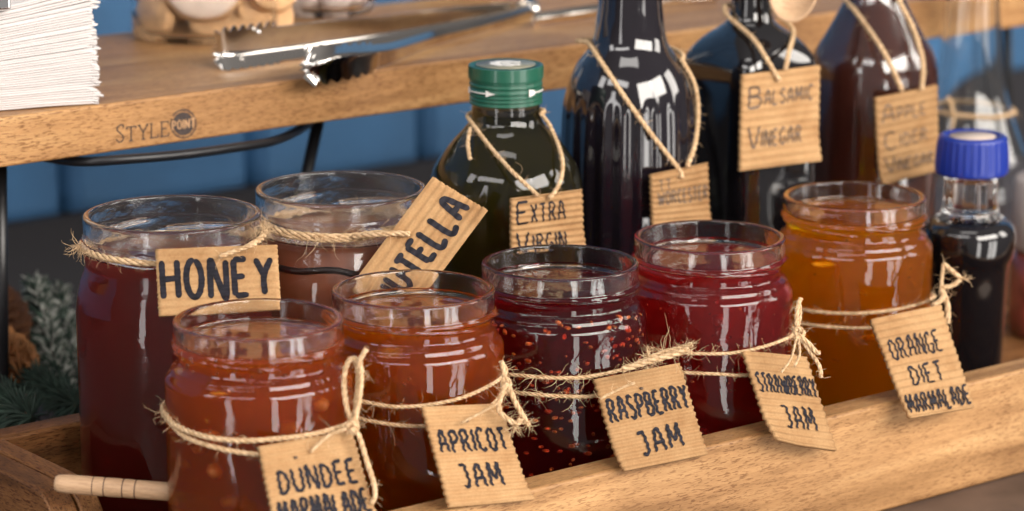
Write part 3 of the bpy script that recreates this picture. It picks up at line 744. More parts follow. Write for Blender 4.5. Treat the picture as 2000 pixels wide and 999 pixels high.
# green capped oil bottle
c = axis_pt(988, 300, 1.243)
ob = empty('oil_bottle', (c[0], c[1], .0122), 0, 'dark green olive oil bottle with ribbed green screw cap', 'bottle')
PX = [(480, 150), (420, 150), (370, 149), (345, 146), (322, 138), (300, 124), (280, 109), (262, 92), (245, 77), (230, 69), (205, 66), (198, 66)]
OIL = (c, PX); pr = bottle_prof(c, PX)
mb = MB(); mb.lathe(pr, 96); mb.build('glass', glass('green bottle glass', (.60, .59, .47), 1.5), ob)
mb = MB(); mb.lathe([(max(0, r - .003), z + (.003 if z < .02 else 0)) for r, z in pr if z < pr[-1][1] - .02] + [(0, pr[-1][1] - .0195)], 64); mb.build('oil', M['oil'], ob)
(zt, k), (zb, k2) = zr_from(c, 125), zr_from(c, 201); rc = 73 * k; zt -= .0122; zb -= .0122; H = zt - zb
prof = [(0, zb), (rc * .92, zb), (rc * .97, zb + .0006)]
for i in range(1, 60):
    t_ = i / 60; z = zb + H * t_
    rr = rc * .985
    for q in (.10, .20, .30, .44, .57): rr -= .0011 * math.exp(-((t_ - q) / .020) ** 2)
    if t_ > .60: rr = rc * (1.0 if t_ > .64 else .97)
    prof.append((rr, z))
prof += [(rc * .985, zt - .0004), (rc * .93, zt), (rc * .90, zt - .0006), (0, zt - .0006)]
mb = MB(); mb.lathe(prof, 120, lambda a, z, r, i: r + (.00025 * math.cos(a * 60) if z > zb + H * .66 and z < zt - .001 and r > rc * .9 else 0))
cap = mb.build('cap', M['green_cap'], ob)
mb = MB(); mb.lathe([(0, zt - .0004), (rc * .80, zt - .0004), (rc * .80, zt + .0001), (0, zt + .0001)], 48); mb.build('cap_disc', M['cap_top'], cap)
mb = MB(); rg = random.Random(5)
for j in range(9): mb.ball((rc * .32 * math.cos(j * .7) * (j > 0) , rc * .32 * math.sin(j * .7) * (j > 0), zt + .0003), (rc * .17, rc * .13, .0002), 10, 4)
mb.build('emblem', M['cap_mark'], cap)
mb = MB()
def cyl_patch(mb, pts, z, h, r):                   # an arrow wrapped round the cap; pts (angle deg, dz)
    vs = [(r * math.cos(R(a)), r * math.sin(R(a)), z + dz * h) for a, dz in pts]; mb.add(vs, [tuple(range(len(vs)))])
for a0 in (196, 316, 76):
    z = zb + H * .37; rr = rc * 1.006
    for seg in range(11):
        a = a0 + seg * 4; cyl_patch(mb, [(a, -.12), (a + 4.2, -.12), (a + 4.2, .12), (a, .12)], z, .003, rr)
    cyl_patch(mb, [(a0 + 42, -.62), (a0 + 50, -.25), (a0 + 58, 0), (a0 + 50, .25), (a0 + 42, .62)], z, .003, rr * 1.004); cyl_patch(mb, [(a0 - 8, -.7), (a0 + 4, -.4), (a0 + 4, .4), (a0 - 8, .7)], z, .003, rr * 1.004)
mb.build('arrows', M['cap_mark'], cap)

# dark fluted sauce bottle
c = axis_pt(1228, 300, 1.243)
wb_ = empty('sauce_bottle', (c[0], c[1], .0122), 0, 'black fluted sauce bottle with long neck behind the raspberry jar', 'bottle')
PX = [(500, 130), (420, 131), (330, 131), (250, 130), (200, 127), (170, 122), (145, 114), (122, 102), (104, 88), (90, 78), (70, 71), (30, 65), (0, 62), (-60, 56), (-120, 50)]
SAUCE = (c, PX); pr = bottle_prof(c, PX)
zf = zr_from(c, 178)[0] - .0122
mb = MB(); mb.lathe(pr, 240, lambda a, z, r, i: r * (1 + .016 * math.cos(a * 22) * max(0, min(1, (zf - z) / .006)) * (1 if z > .02 else 0) + .012 * math.cos(a * 10) * max(0, min(1, (z - zf - .036) / .004))))
mb.build('glass', M['dark_fluted'], wb_)
mb = MB(); top = pr[-1][1]; mb.lathe([(0, top), (.0135, top), (.0135, top + .022), (0, top + .022)], 40); mb.build('cap', M['black_metal'], wb_)

# square balsamic bottle
c = axis_pt(1462, 250, 1.250)
bb = empty('vinegar_bottle', (c[0], c[1], .0122), ANG, 'square shouldered black vinegar bottle with a large tag', 'bottle')
sq = [(480, 104), (400, 104), (300, 104), (200, 104), (150, 104), (120, 102), (98, 97), (80, 88), (64, 74), (52, 58), (40, 46), (20, 40), (0, 38), (-60, 36), (-100, 35)]
BALS = (c, sq); pr = bottle_prof(c, sq)
zn = zr_from(c, 45)[0] - .0122; zsq = zr_from(c, 110)[0] - .0122
def square(a, z, r, i):
    k = max(0, min(1, (zn - z) / (zn - zsq)))     # 1 on the body, 0 on the neck
    e = 6.0; q = (abs(math.cos(a)) ** e + abs(math.sin(a)) ** e) ** (-1 / e)
    return r * (1 + (q - 1) * k) 
mb = MB(); mb.lathe(pr, 200, square); mb.build('glass', M['dark_liq'], bb)
mb = MB(); top = pr[-1][1]; mb.lathe([(0, top), (.0125, top), (.0125, top + .02), (0, top + .02)], 40); mb.build('cap', M['black_metal'], bb)

# brown cider vinegar flask
c = axis_pt(1704, 200, 1.253)
cb = empty('cider_vinegar_bottle', (c[0], c[1], .0122), 0, 'round brown vinegar flask beside the square black bottle', 'bottle')
PX = [(430, 126), (300, 127), (200, 127), (150, 126), (120, 122), (98, 114), (75, 100), (50, 86), (20, 70), (0, 60), (-40, 46), (-80, 40), (-120, 38)]
CIDER = (c, PX); pr = bottle_prof(c, PX)
mb = MB(); mb.lathe(pr, 120); mb.build('glass', M['clear'], cb)
mb = MB(); mb.lathe([(max(0, (r - .0028)), z + (.004 if z < .01 else 0)) for r, z in pr if z < pr[-1][1] - .03] + [(0, pr[-1][1] - .0295)], 72)
mb.build('vinegar', M['brown_liq'], cb)

# blue capped soy bottle, inside the tray
c = axis_pt(1893, 450, 1.150)
sb_ = empty('soy_bottle', (c[0], c[1], .0122), 0, 'small dark soy sauce bottle with bright blue ribbed cap', 'bottle')
pr = bottle_prof(c, [(760, 70), (700, 72), (640, 74), (560, 75), (530, 77), (512, 80), (498, 86), (480, 90), (455, 90), (440, 85), (428, 72), (418, 58), (400, 54), (375, 52), (345, 52)])
zl = zr_from(c, 425)[0] - .0122
mb = MB(); mb.lathe([q for q in pr if q[1] < zl] + [(0, zl)], 96); mb.build('body', M['dark_liq'], sb_)
mb = MB(); mb.lathe([(0, zl + .0003)] + [q for q in pr if q[1] >= zl][:-1] + [(0, pr[-1][1])], 72, lambda a, z, r, i: r * (1 + .02 * math.cos(a * 12)))
mb.build('neck', M['clear'], sb_)
(zt, k), (zb, k2) = zr_from(c, 263), zr_from(c, 338); zt -= .0122; zb -= .0122
prof = [(0, zb), (.0205, zb), (.0213, zb + .001)]
n = 16
for i in range(n + 1): prof.append((.0214 - .0014 * (i / n) ** 2, zb + .0015 + (zt - zb - .003) * i / n))
prof += [(.0190, zt - .0004), (.0178, zt), (.0160, zt - .0003), (.0158, zt - .0012), (0, zt - .0012)]
mb = MB(); mb.lathe(prof, 180, lambda a, z, r, i: r * (1 + .012 * math.cos(a * 30) * (1 if 4 < i < 18 else .3)) if r > .017 else r); cap = mb.build('cap', M['blue_cap'], sb_)
mb = MB(); mb.lathe([(0, zt - .0011), (.0135, zt - .0011), (.0135, zt - .0006), (0, zt - .0006)], 40); mb.build('cap_disc', M['pale_disc'], cap)

# clear flared bottle at the back right
c = axis_pt(1893, 200, 1.33)
kb = empty('clear_bottle', (c[0], c[1], .0), 0, 'empty clear glass bottle with flared shoulders behind the blue capped bottle', 'bottle')
pr = bottle_prof(c, [(560, 132), (420, 132), (360, 130), (310, 120), (280, 109), (250, 97), (220, 86), (190, 77), (160, 70), (120, 64), (60, 57), (0, 53), (-40, 50), (-80, 49)], z0=0)
pr = [(r, z) for r, z in pr]
inner = [(max(.0005, r - .0026), z + (.004 if z < .01 else 0)) for r, z in pr[1:-1] if r > .004]
mb = MB(); mb.lathe(pr[:-1] + [(r, z) for r, z in inner[::-1]] + [(0, .006)], 96); mb.build('glass', M['clear'], kb)

# jar of red fruit at the right edge
c = axis_pt(2068, 500, 1.215)
fj = empty('fruit_jar', (c[0], c[1], .0122), 0, 'jar of red fruit with pale lid cut off by the right edge', 'jar')
z1 = zr_from(c, 500)[0] - .0122; z2 = zr_from(c, 345)[0] - .0122; rf_ = .0305
mb = MB(); mb.lathe([(0, 0), (rf_ * .93, 0), (rf_, .006), (rf_, z1), (rf_ * .9, z1 + .004), (0, z1 + .004)], 64); mb.build('glass', plain('fruit behind glass', (.30, .06, .045), .3, coat=1, var=.7, vscale=45), fj)
mb = MB(); mb.lathe([(0, z1 + .0045), (rf_ * .93, z1 + .0045), (rf_ * 1.0, z1 + .008), (rf_ * 1.0, z2 - .003), (rf_ * .93, z2), (0, z2)], 64, lambda a, z, r, i: r * (1 + .006 * math.cos(a * 40))); mb.build('lid', M['pink_lid'], fj)

# ------------------------------------------------------------------ bottle tags and cords
def flat_tag(px, w, *a, **k): return card_tag([at_w(x, y, w + q) for (x, y), q in zip(px, (.001, .001, -.001, -.001))], *a, **k)
def depth_of(x, y, w): d = ray(x, y); return w / d.dot(W)
w1 = 1.196; s1 = depth_of(1068, 385, w1) - .002
flat_tag([(1000, 388), (1137, 370), (1141, 480), (1000, 497)], w1, [('E', .07, .10, .38, .15, .0007), ('XTRA', .26, .16, .33, .47, .0006), ('V', .06, .64, .38, .16, .0007), ('IRGIN', .28, .70, .30, .45, .0006)],
         'tag lettered EXTRA VIRGIN hanging on the green capped bottle', .0006, 9, seed=31, ink='ink')
w2 = 1.1985; s2 = depth_of(1330, 340, w2) - .002
flat_tag([(1272, 341), (1383, 318), (1386, 431), (1276, 440)], w2, [('TT', .12, .16, .20, .20, .0004), ('WORCESTER', .10, .38, .24, .86, .0005)],
         'tag lettered WORCESTER hanging on the fluted black bottle', .0005, 9, seed=32, ink='pen')
w3 = 1.211; s3 = depth_of(1525, 150, w3) - .002
flat_tag([(1451, 147), (1602, 128), (1598, 314), (1446, 335)], w3, [('B', .08, .13, .22, .15, .00075), ('ALSAMIC', .28, .19, .15, .62, .0006), ('V', .08, .55, .22, .14, .0007), ('INEGAR', .25, .60, .17, .50, .0006)],
         'tag lettered BALSAMIC VINEGAR, the largest tag among the bottles', .0006, 12, amp=.0003, seed=33, ink='pen')
w4 = 1.209; s4 = depth_of(1780, 180, w4) - .002
flat_tag([(1711, 192), (1831, 166), (1834, 334), (1719, 361)], w4, [('A', .08, .10, .20, .18, .0006), ('PPLE', .32, .16, .14, .45, .0005), ('C', .10, .42, .20, .16, .0006), ('IDER', .34, .46, .14, .44, .0005), ('V', .08, .70, .18, .16, .0006), ('INEGAR', .26, .75, .13, .62, .0005)],
         'tag lettered APPLE CIDER VINEGAR on the brown flask', .0006, 11, amp=.0003, seed=34, ink='pen')
def cord(label, strands, bot, w, seed, r=.0011, fuzz=.7, grow=1.0):
    c, prof = bot; pr = sorted((y, q) for y, q in prof)
    def pt(x, y): return on_cyl(x, y, c, interp(pr, y) * zr_from(c, y)[1] * grow + .0018)
    def fn(mb, rg):
        PS = []
        for k, st in enumerate(strands):
            P = [pt(x, y) for x, y in st]
            if k < 2: P[-1] = at_w(*st[-1], w - .002); P[-2] = P[-2].lerp(at_w(*st[-2], w - .002), .6)
            PS.append(P)
        for P in PS: jute(mb, P, r, rg, fuzz)
        a, b = PS[1][0], PS[0][0]; rr = max(math.hypot(a.x - c[0], a.y - c[1]), math.hypot(b.x - c[0], b.y - c[1]))
        jute(mb, [a] + back_arc(c, rr, a, b) + [b], r, rg, fuzz)
    return twine(label, fn, seed)
cord('twine loop on the neck of the green capped bottle', [[(912, 228), (925, 245), (960, 290), (1005, 340), (1050, 382)],
     [(1056, 222), (1080, 250), (1096, 300), (1098, 340), (1086, 372), (1072, 388)], [(919, 250), (914, 280), (918, 312)]], OIL, w1, 41)
cord('twine loop on the shoulder of the fluted black bottle', [[(1140, 82), (1170, 115), (1220, 190), (1270, 260), (1325, 330), (1332, 348)],
     [(1332, 118), (1360, 165), (1372, 220), (1358, 280), (1342, 326)]], SAUCE, w2, 42, .0013)
cord('twine loop on the neck of the square black bottle', [[(1380, 12), (1420, 30), (1470, 75), (1500, 120), (1522, 158)],
     [(1552, 25), (1550, 60), (1540, 105), (1534, 136)]], BALS, w3, 43, .0014, .7, 1.12)
cord('twine loop on the shoulder of the brown flask', [[(1630, -8), (1680, 35), (1725, 100), (1762, 178)],
     [(1752, -5), (1785, 60), (1802, 120), (1800, 176)]], CIDER, w4, 44, .0015)
def tK(mb, rg):
    c = axis_pt(1893, 200, 1.33); rr = 82 * zr_from(c, 225)[1] + .0016
    P = [on_cyl(x, y, c, rr) for x, y in ((1810, 212), (1840, 220), (1880, 226), (1940, 230), (1978, 222))]
    jute(mb, P + back_arc(c, rr, P[-1], P[0]) + [P[0]], .0014, rg, 1)
    jute(mb, [on_cyl(x, y, c, rr + .001) for x, y in ((1850, 190), (1858, 205), (1862, 235), (1856, 260))], .0013, rg, 1)
twine('twine round the clear flared bottle', tK, 45)
# small wooden spoon hanging over the shoulder of the square bottle
p0 = at_s(1550, -18, s3 + .004); sp_ = empty('wooden_spoon', p0, 0, 'pale wooden spoon bowl hanging beside the neck of the square black bottle', 'spoon')
mb = MB(); mb.lathe([(0, -.0070), (.006, -.0064), (.011, -.0042), (.0138, -.0012), (.0144, .0006), (.0138, .0012), (.0128, .0008), (.0105, -.0022), (.006, -.0042), (0, -.0048)], 48)
mb.v = [(x, y * (1.28 if y > 0 else 1.30), z) for x, y, z in mb.v]
bowl = mb.build('bowl', M['dipper'], sp_); 
mb = MB(); mb.tube([(0, .017, -.0002), (0, .04, .001), (0, .10, .003)], [.0032, .0028, .0034], 12); hd = mb.build('handle', M['dipper'], sp_)
sp_.rotation_euler = (R(78), R(8), R(-14))

# ------------------------------------------------------------------ shelf: burnt mark
def face(px, py, lift):                            # on the front face of the board, in the stand's frame
    p = at_w(px, py, 1.36); u = p.dot(U); return (u, front_w(u) - lift, p.z)
mb = MB(); rg = random.Random(3)
SER = {'S': (.50, [[(.46, .2), (.42, .04), (.26, 0), (.08, .1), (.08, .30), (.40, .62), (.46, .8), (.34, .97), (.16, .99), (.02, .80)]]),
       'T': (.60, [[(.02, .16), (.03, .02), (.57, .02), (.58, .16)], [(.30, .02), (.30, 1)], [(.20, 1), (.40, 1)]]),
       'Y': (.62, [[(.06, 0), (.32, .52)], [(.58, 0), (.32, .52), (.32, 1)], [(0, 0), (.16, 0)], [(.5, 0), (.64, 0)], [(.22, 1), (.42, 1)]]),
       'L': (.52, [[(.08, 0), (.08, 1)], [(0, 0), (.18, 0)], [(0, 1), (.48, 1), (.50, .82)]]),
       'E': (.54, [[(.08, 0), (.08, 1)], [(0, 0), (.46, 0), (.47, .15)], [(.08, .48), (.36, .48)], [(0, 1), (.48, 1), (.50, .84)]])}
def quad_line(mb, a, b, hw, surf):
    a = Vector((*a, 0)); b = Vector((*b, 0)); t = (b - a); 
    if t.length < 1e-9: return
    t.normalize(); n = Vector((-t.y, t.x, 0)) * hw; e = t * hw * .5
    mb.add([surf(*(q.xy)) for q in (a - n - e, a + n - e, b + n + e, b - n + e)], [(0, 1, 2, 3)])
x = 228.0
for i, ch in enumerate('STYLE'):
    w_, ss = SER[ch]; big = i == 0; h = 34 if big else 28; kx = 33
    for s in ss:
        for a, b in zip(s, s[1:]):
            f = lambda q: (x + q[0] * kx, 280 - (x + q[0] * kx - 228) * .135 - h + q[1] * h)
            quad_line(mb, f(a), f(b), 1.25, lambda X, Y: face(X, Y, .00025 + .00001 * rg.random()))
    x += w_ * kx + 3.5
lg = mb.build('lettering', M['burn'], board, False); lg.parent = board
mb = MB(); cx_, cy_, rx_, ry_ = 361, 243, 26, 28.5
for (r0, r1) in ((.90, 1.0),):
    n = 64
    for k in range(n):
        if k in (36, 37): continue
        a, b = 2*math.pi*k/n, 2*math.pi*(k+1)/n
        mb.add([face(cx_ + rx_*r*math.cos(q), cy_ + ry_*r*math.sin(q), .00025) for r, q in ((r0, a), (r1, a), (r1, b), (r0, b))], [(0, 1, 2, 3)])
n = 64
mb.add([face(cx_ + rx_*.80*math.cos(2*math.pi*k/n), cy_ + ry_*.80*math.sin(2*math.pi*k/n), .00022) for k in range(n)], [tuple(range(n))])
mb.build('round_mark', M['burn'], board, False)
mb = MB()
for s in strokes('POINT', cx_ - 22, cy_ - 7.5, 16, 44, random.Random(2), .28, 0):
    for a, b in zip(s, s[1:]):
        f = lambda q: (q[0], q[1] - (q[0] - cx_) * .135)
        quad_line(mb, f(a), f(b), 1.3, lambda X, Y: face(X, Y, .0005))
mb.build('mark_lettering', plain('bare wood letters', (.52, .30, .15), .6), board, False)

# ------------------------------------------------------------------ napkins
NB = at_z(192, 203, ZS + .0005); na = math.atan2(math.sin(R(22.5)), math.cos(R(22.5)))
GN = 'white paper napkins stacked on the shelf'
LN = 'white paper napkin with torn end in the thick stack on the shelf'
dx_ = Vector((math.cos(na), math.sin(na), 0)); dy_ = Vector((-math.sin(na), math.cos(na), 0))
NN = 46
for k in range(NN):
    rg = random.Random(100 + k); mb = MB(); nx, ny = 46, 4; vs = []; fs = []
    off = rg.gauss(0, .0009) + (.0016 if k % 9 == 3 else 0); fo = rg.gauss(0, .00025)
    tl, tr = .00095, .00142                          # thinner where the weight presses, thicker at the loose ends
    def height(x, f): 
        e = (x / .16) ** 2 if x > 0 else 0
        return (k + f) * (tl + (tr - tl) * (max(0, x) / .16) ** 1.5) + .0005 * noise.noise(Vector((x * 26, k * .10, 0)))
    prof = [(0.0, .5), (.0003, .16), (.0012, .0), (.05, .0), (.115, .0), (.115, 1.0), (.05, 1.0), (.0012, 1.0), (.0003, .84)]
    m = len(prof)
    for i in range(nx + 1):
        x = .16 * i / nx; endx = off + .0022 * noise.noise(Vector((k * 3.1, 0, 0)))
        for j, (y, f) in enumerate(prof):
            rag = (.0018 * noise.noise(Vector((k * 7.7, y * 900, j * 1.3)))) if i > nx - 2 else 0
            wob = .0006 * noise.noise(Vector((x * 60, k * .8, 0)))
            q = NB - dx_ * (.16 - x - (endx + rag) * (x / .16)) + dy_ * (y + (fo + wob) * (1 if y < .01 else 0))
            droop = -.0011 * rg.random() * (1 if i == nx else 0)
            vs.append((q.x, q.y, ZS + .0004 + height(x, f * .985) + droop))
    for i in range(nx):
        for j in range(m): fs.append((i*m + j, i*m + (j+1) % m, (i+1)*m + (j+1) % m, (i+1)*m + j)[::-1])
    fs += [tuple(range(m)), tuple(nx*m + j for j in range(m - 1, -1, -1))]
    mb.add(vs, fs); o = mb.build('paper_napkin', M['paper']); tag(o, LN, 'napkin', GN)
# chrome weight on the napkins
zt = ZS + .0548
p = at_z(12, 20, zt)
nw = empty('napkin_weight', p, na, 'shiny chrome bar of a holder pressing on the napkins', 'napkin holder')
mb = MB(); mb.box(-.03, .0025, -.003, .05, .0, .0135); mb.build('bar', M['chrome'], nw, False, .0018)
mb = MB(); mb.tube([(-.006, .012, .0136), (-.006, .012, .07)], .003, 12); mb.build('rod', M['chrome'], nw)

# ------------------------------------------------------------------ biscuits and jars on the shelf
p = at_z(402, 70, ZS); c = (p.x, p.y)
cj = empty('biscuit_jar', (c[0], c[1], ZS + .0003), 0, 'clear glass jar of biscuits on the shelf beside the napkins', 'jar')
rj = .0455
def thin_jar(root, rj, h, m='thinjar'):
    mb = MB(); P = [(0, 0), (rj - .006, 0), (rj - .002, .0012), (rj, .005)] + [(rj, .005 + (h - .005) * i / 10) for i in range(1, 11)]
    P += [(rj - .0018, h)] + [(rj - .0020, h - (h - .008) * i / 10) for i in range(1, 11)] + [(rj - .006, .0045), (0, .0040)]
    mb.lathe(P, 96); return mb.build('glass', M[m], root)
thin_jar(cj, rj, .11)
def biscuit(x, y, s, r, th, tilt, yaw, mname, label, roll=0):
    p = at_s(x, y, s); mb = MB(); n = 40; rg = random.Random(int(x * 7 + y))
    P = [(0, -th/2), (r * .93, -th/2), (r * .98, -th * .42), (r, -th * .2), (r, th * .25), (r * .97, th * .45), (r * .92, th * .5), (r * .5, th * .52), (0, th * .53)]
    ph = rg.random() * 9
    mb.lathe(P, n, lambda a, z, q, i: q * (1 + .03 * noise.noise(Vector((math.cos(a) * 2, math.sin(a) * 2, ph)))))
    o = mb.build('biscuit', M[mname]); o.location = p; o.rotation_euler = (tilt, roll, yaw); return tag(o, label, 'biscuit', 'biscuits in the glass jar')
sj = 1.815
o = biscuit(396, -38, sj - .022, .0262, .008, R(78), R(8), 'cookie', 'round pale iced biscuit facing out at the front of the jar')
mb = MB(); mb.lathe([(0, .0047), (.0236, .0047), (.0243, .0052), (.0230, .0060), (.012, .0063), (0, .0064)], 40); ic = mb.build('icing', M['cookie_pale'], o)
biscuit(300, 40, sj - .012, .0160, .008, R(74), R(-46), 'cookie', 'golden biscuit standing on edge against the left side of the jar', R(20))
biscuit(446, 58, sj - .012, .0240, .010, R(24), R(10), 'cookie', 'golden biscuit lying flat at the bottom of the jar')
biscuit(515, 26, sj + .000, .0190, .009, R(55), R(30), 'cookie', 'golden biscuit leaning at the right side of the jar')
biscuit(345, 5, sj + .014, .0190, .009, R(60), R(-20), 'cookie', 'golden biscuit behind the pale iced one, upper left')
biscuit(300, -40, sj - .004, .0170, .009, R(66), R(-30), 'cookie', 'golden biscuit above the left standing one, cut by the top edge')
biscuit(530, -30, sj - .004, .0180, .009, R(66), R(24), 'cookie', 'golden biscuit above the right leaning one, cut by the top edge')
p = at_z(640, 26, ZS); mj = empty('meringue_jar', (p.x, p.y, ZS + .0003), 0, 'glass jar of white sweets standing behind the tongs', 'jar')
thin_jar(mj, .031, .10)
GS = 'white sweets in the second jar'
for i, (a, b, z) in enumerate(((-.014, -.014, .0125), (.006, -.017, .0125), (.018, .002, .0125), (.0, .008, .0125), (-.013, .006, .036), (.013, .004, .038), (.0, -.016, .040), (.004, .010, .058), (-.010, -.008, .062), (.012, -.010, .062))):
    mb = MB(); mb.ball((0, 0, 0), (.0112, .0105, .0105), 20, 12, None, .15, random.Random(i)); o = mb.build('white_sweet', M['white_sweet'])
    o.location = (p.x + a, p.y + b, ZS + z); tag(o, 'rounded white sweet inside the second glass jar', 'sweet', GS)
p = at_z(905, -22, ZS); dj = empty('dark_biscuit_jar', (p.x, p.y, ZS + .0003), 0, 'glass jar of dark biscuits at the back of the shelf behind the tongs', 'jar')
thin_jar(dj, .043, .10)
for i, (a, b, z, mn) in enumerate(((-.018, -.012, .018, 'choc'), (.014, -.016, .018, 'cookie'), (.0, .012, .020, 'choc'), (-.012, .004, .04, 'choc'), (.014, .006, .042, 'choc'))):
    mb = MB(); mb.lathe([(0, -.006), (.014, -.006), (.016, 0), (.014, .006), (0, .007)], 28); o = mb.build('dark_biscuit', M[mn])
    o.location = (p.x + a, p.y + b, ZS + z); o.rotation_euler = (R(50 + 14 * i), 0, i * .8)
    tag(o, ('golden' if mn == 'cookie' else 'dark') + ' biscuit in the jar at the back of the shelf', 'biscuit', 'biscuits in the back jar')

# ------------------------------------------------------------------ tongs
def strip(mb, rows, thick=.0008, seg=16):
    """sheet steel lofted between polylines (rows across the sheet), given a real thickness"""
    n = len(rows[0]); A = [[Vector(p) for p in r] for r in rows]; m = len(A); vs = []; fs = []
    C = Vector((0, 0, 0))
    for side in (0, 1):
        for j in range(m):
            for i in range(n):
                t = A[j][min(i+1, n-1)] - A[j][max(i-1, 0)]; q = A[min(j+1, m-1)][i] - A[max(j-1, 0)][i]
                nn = t.cross(q); nn = nn.normalized() if nn.length > 1e-12 else Vector((0, -1, 0))
                vs.append(A[j][i] + nn * thick * side)
    k = n * m
    for j in range(m - 1):
        for i in range(n - 1):
            q = (j*n + i, j*n + i + 1, (j+1)*n + i + 1, (j+1)*n + i); fs.append(q); fs.append(tuple(k + a for a in q[::-1]))
    rim = list(range(n)) + [j*n + n - 1 for j in range(1, m)] + [(m-1)*n + i for i in range(n - 2, -1, -1)] + [j*n for j in range(m - 2, 0, -1)]
    for a, b in zip(rim, rim[1:] + rim[:1]): fs.append((b, a, k + a, k + b))
    mb.add(vs, fs)
def sampled(pts, n):
    pts = [Vector(p) for p in pts]; path = smooth_path(pts, .0006); L = [0]
    for a, b in zip(path, path[1:]): L.append(L[-1] + (b - a).length)
    out = []; j = 0
    for i in range(n):
        t = L[-1] * i / (n - 1)
        while j < len(L) - 2 and L[j+1] < t: j += 1
        f = (t - L[j]) / max(1e-9, L[j+1] - L[j]); out.append(path[j].lerp(path[j+1], min(1, f)))
    return out
TG = empty('serving_tongs', at_z(1030, 30, ZS), 0, 'stainless steel serving tongs with scalloped tips lying on the front of the shelf', 'tongs')
def tong_arm(top, mid, bot, teeth, parent, name='arm', n=420, tip=.13):
    o0 = Vector(parent.location)
    T, Mm, B = sampled(top, n), sampled(mid, n), sampled(bot, n)
    rows = []
    for v in (0, .16, .30, .40, .45, .5, .55, .60, .70, .84, 1):
        row = []
        for a, m, b in zip(T, Mm, B):
            if v < .40: p = a.lerp(m, v * 2)
            elif v > .60: p = m.lerp(b, v * 2 - 1)
            else:
                f = (v - .40) / .20; p0 = a.lerp(m, .8); p2 = m.lerp(b, .2); p = p0 * (1-f)**2 + m * (2*f*(1-f)) + p2 * f*f
            row.append(p)
        rows.append(row)
    # serrate both long edges near the tip and the tip itself
    L = n - 1
    for i in range(n):
        t = i / L
        if t < tip:
            z = (.5 + .5 * math.cos(t / tip * 2 * math.pi * teeth)) ** .7
            e = .0036 * z
            dt = (rows[0][i] - rows[1][i]).normalized(); db = (rows[-1][i] - rows[-2][i]).normalized()
            rows[0][i] = rows[0][i] + dt * e; rows[-1][i] = rows[-1][i] + db * e
    # scallops across the tip
    for i in range(4):
        for j, r in enumerate(rows):
            d = (r[0] - r[12]).normalized(); r[i] = r[i] + d * .0024 * (1 - i / 4) * (1 if j % 3 == 0 else -.35)
    rows = [[p - o0 for p in r] for r in rows]
    mb = MB(); strip(mb, rows); o = mb.build(name, M['steel'], parent, True, 0, 50); return o
def tz(x, y, z): return at_z(x, y, z)
def sh(pts, z=0): return [at_s(x, y, s) for x, y, s in pts]
def dz_s(x, y, h): d = ray(x, y); return (ZS + h - ZC) / d.z
# far arm: seen from its hollow side, tip at the left; near arm: seen from its back
def rest(edge, h=.0012):                           # depth at which the lower edge of an arm lies on the shelf
    tab = [(x, dz_s(x, y, h)) for x, y in edge]
    return lambda x, y, ds=0: (x, y, interp(tab, x) + ds)
far = rest([(428, 133), (452, 133), (540, 121), (640, 106), (760, 84), (900, 54), (1042, 26)])
b1 = far(1040, 26)[2]
tong_arm(sh([far(424, 72), far(445, 64), far(540, 53), far(640, 42), far(760, 30), far(900, 14), far(1030, 3)]),
         sh([far(418, 104, .004), far(452, 108, .006), far(540, 97, .007), far(640, 83, .007), far(760, 66, .006), far(900, 40, .004), far(1036, 14, .002)]),
         sh([far(428, 128, .001), far(452, 133), far(540, 121), far(640, 106), far(760, 84), far(900, 54), far(1042, 26)]), 7, TG, tip=.15)
near = rest([(606, 160), (640, 156), (690, 146), (760, 124), (850, 88), (950, 60), (1046, 30)])
tong_arm(sh([near(597, 101), near(625, 95), near(690, 89), near(760, 84), near(840, 62), near(930, 40), near(1034, 12)]),
         sh([near(588, 133, .001), near(620, 124, -.006), near(660, 112, -.010), near(710, 105, -.009), near(770, 97, -.007), near(850, 74, -.005), near(940, 52, -.004), near(1044, 20, -.004)]),
         sh([near(606, 160, -.001), near(640, 156), near(690, 146), near(760, 124), near(850, 88), near(950, 60), near(1046, 36)]), 6, TG, tip=.20)
mb = MB(); o0 = TG.location; mb.tube([at_s(1030, 2, b1) - o0, at_s(1040, 14, b1 - .002) - o0, at_s(1045, 30, b1 - .006) - o0], .0045, 14); mb.build('hinge', M['steel'], TG)
mb = MB(); mb.ball(at_s(505, 63, far(505, 63)[2] - .002) - o0, .0016, 12, 8); mb.build('rivet', M['chrome'], TG)
# second steel utensil behind the fluted bottle
T2 = empty('steel_server', at_z(1048, 45, ZS), 0, 'bright steel serving utensil lying behind the fluted black bottle', 'utensil')
u2 = rest([(1046, 50), (1120, 41), (1200, 28), (1290, 14), (1400, 4)])
tong_arm(sh([u2(1044, 26), u2(1120, 14), u2(1200, 4), u2(1290, -6), u2(1400, -14)]), sh([u2(1040, 38, -.004), u2(1120, 27, -.005), u2(1200, 16, -.005), u2(1290, 4, -.005), u2(1400, -4, -.004)]),
         sh([u2(1046, 50), u2(1120, 41), u2(1200, 28), u2(1290, 14), u2(1400, 4)]), 3, T2, 'handle', 120, .02)

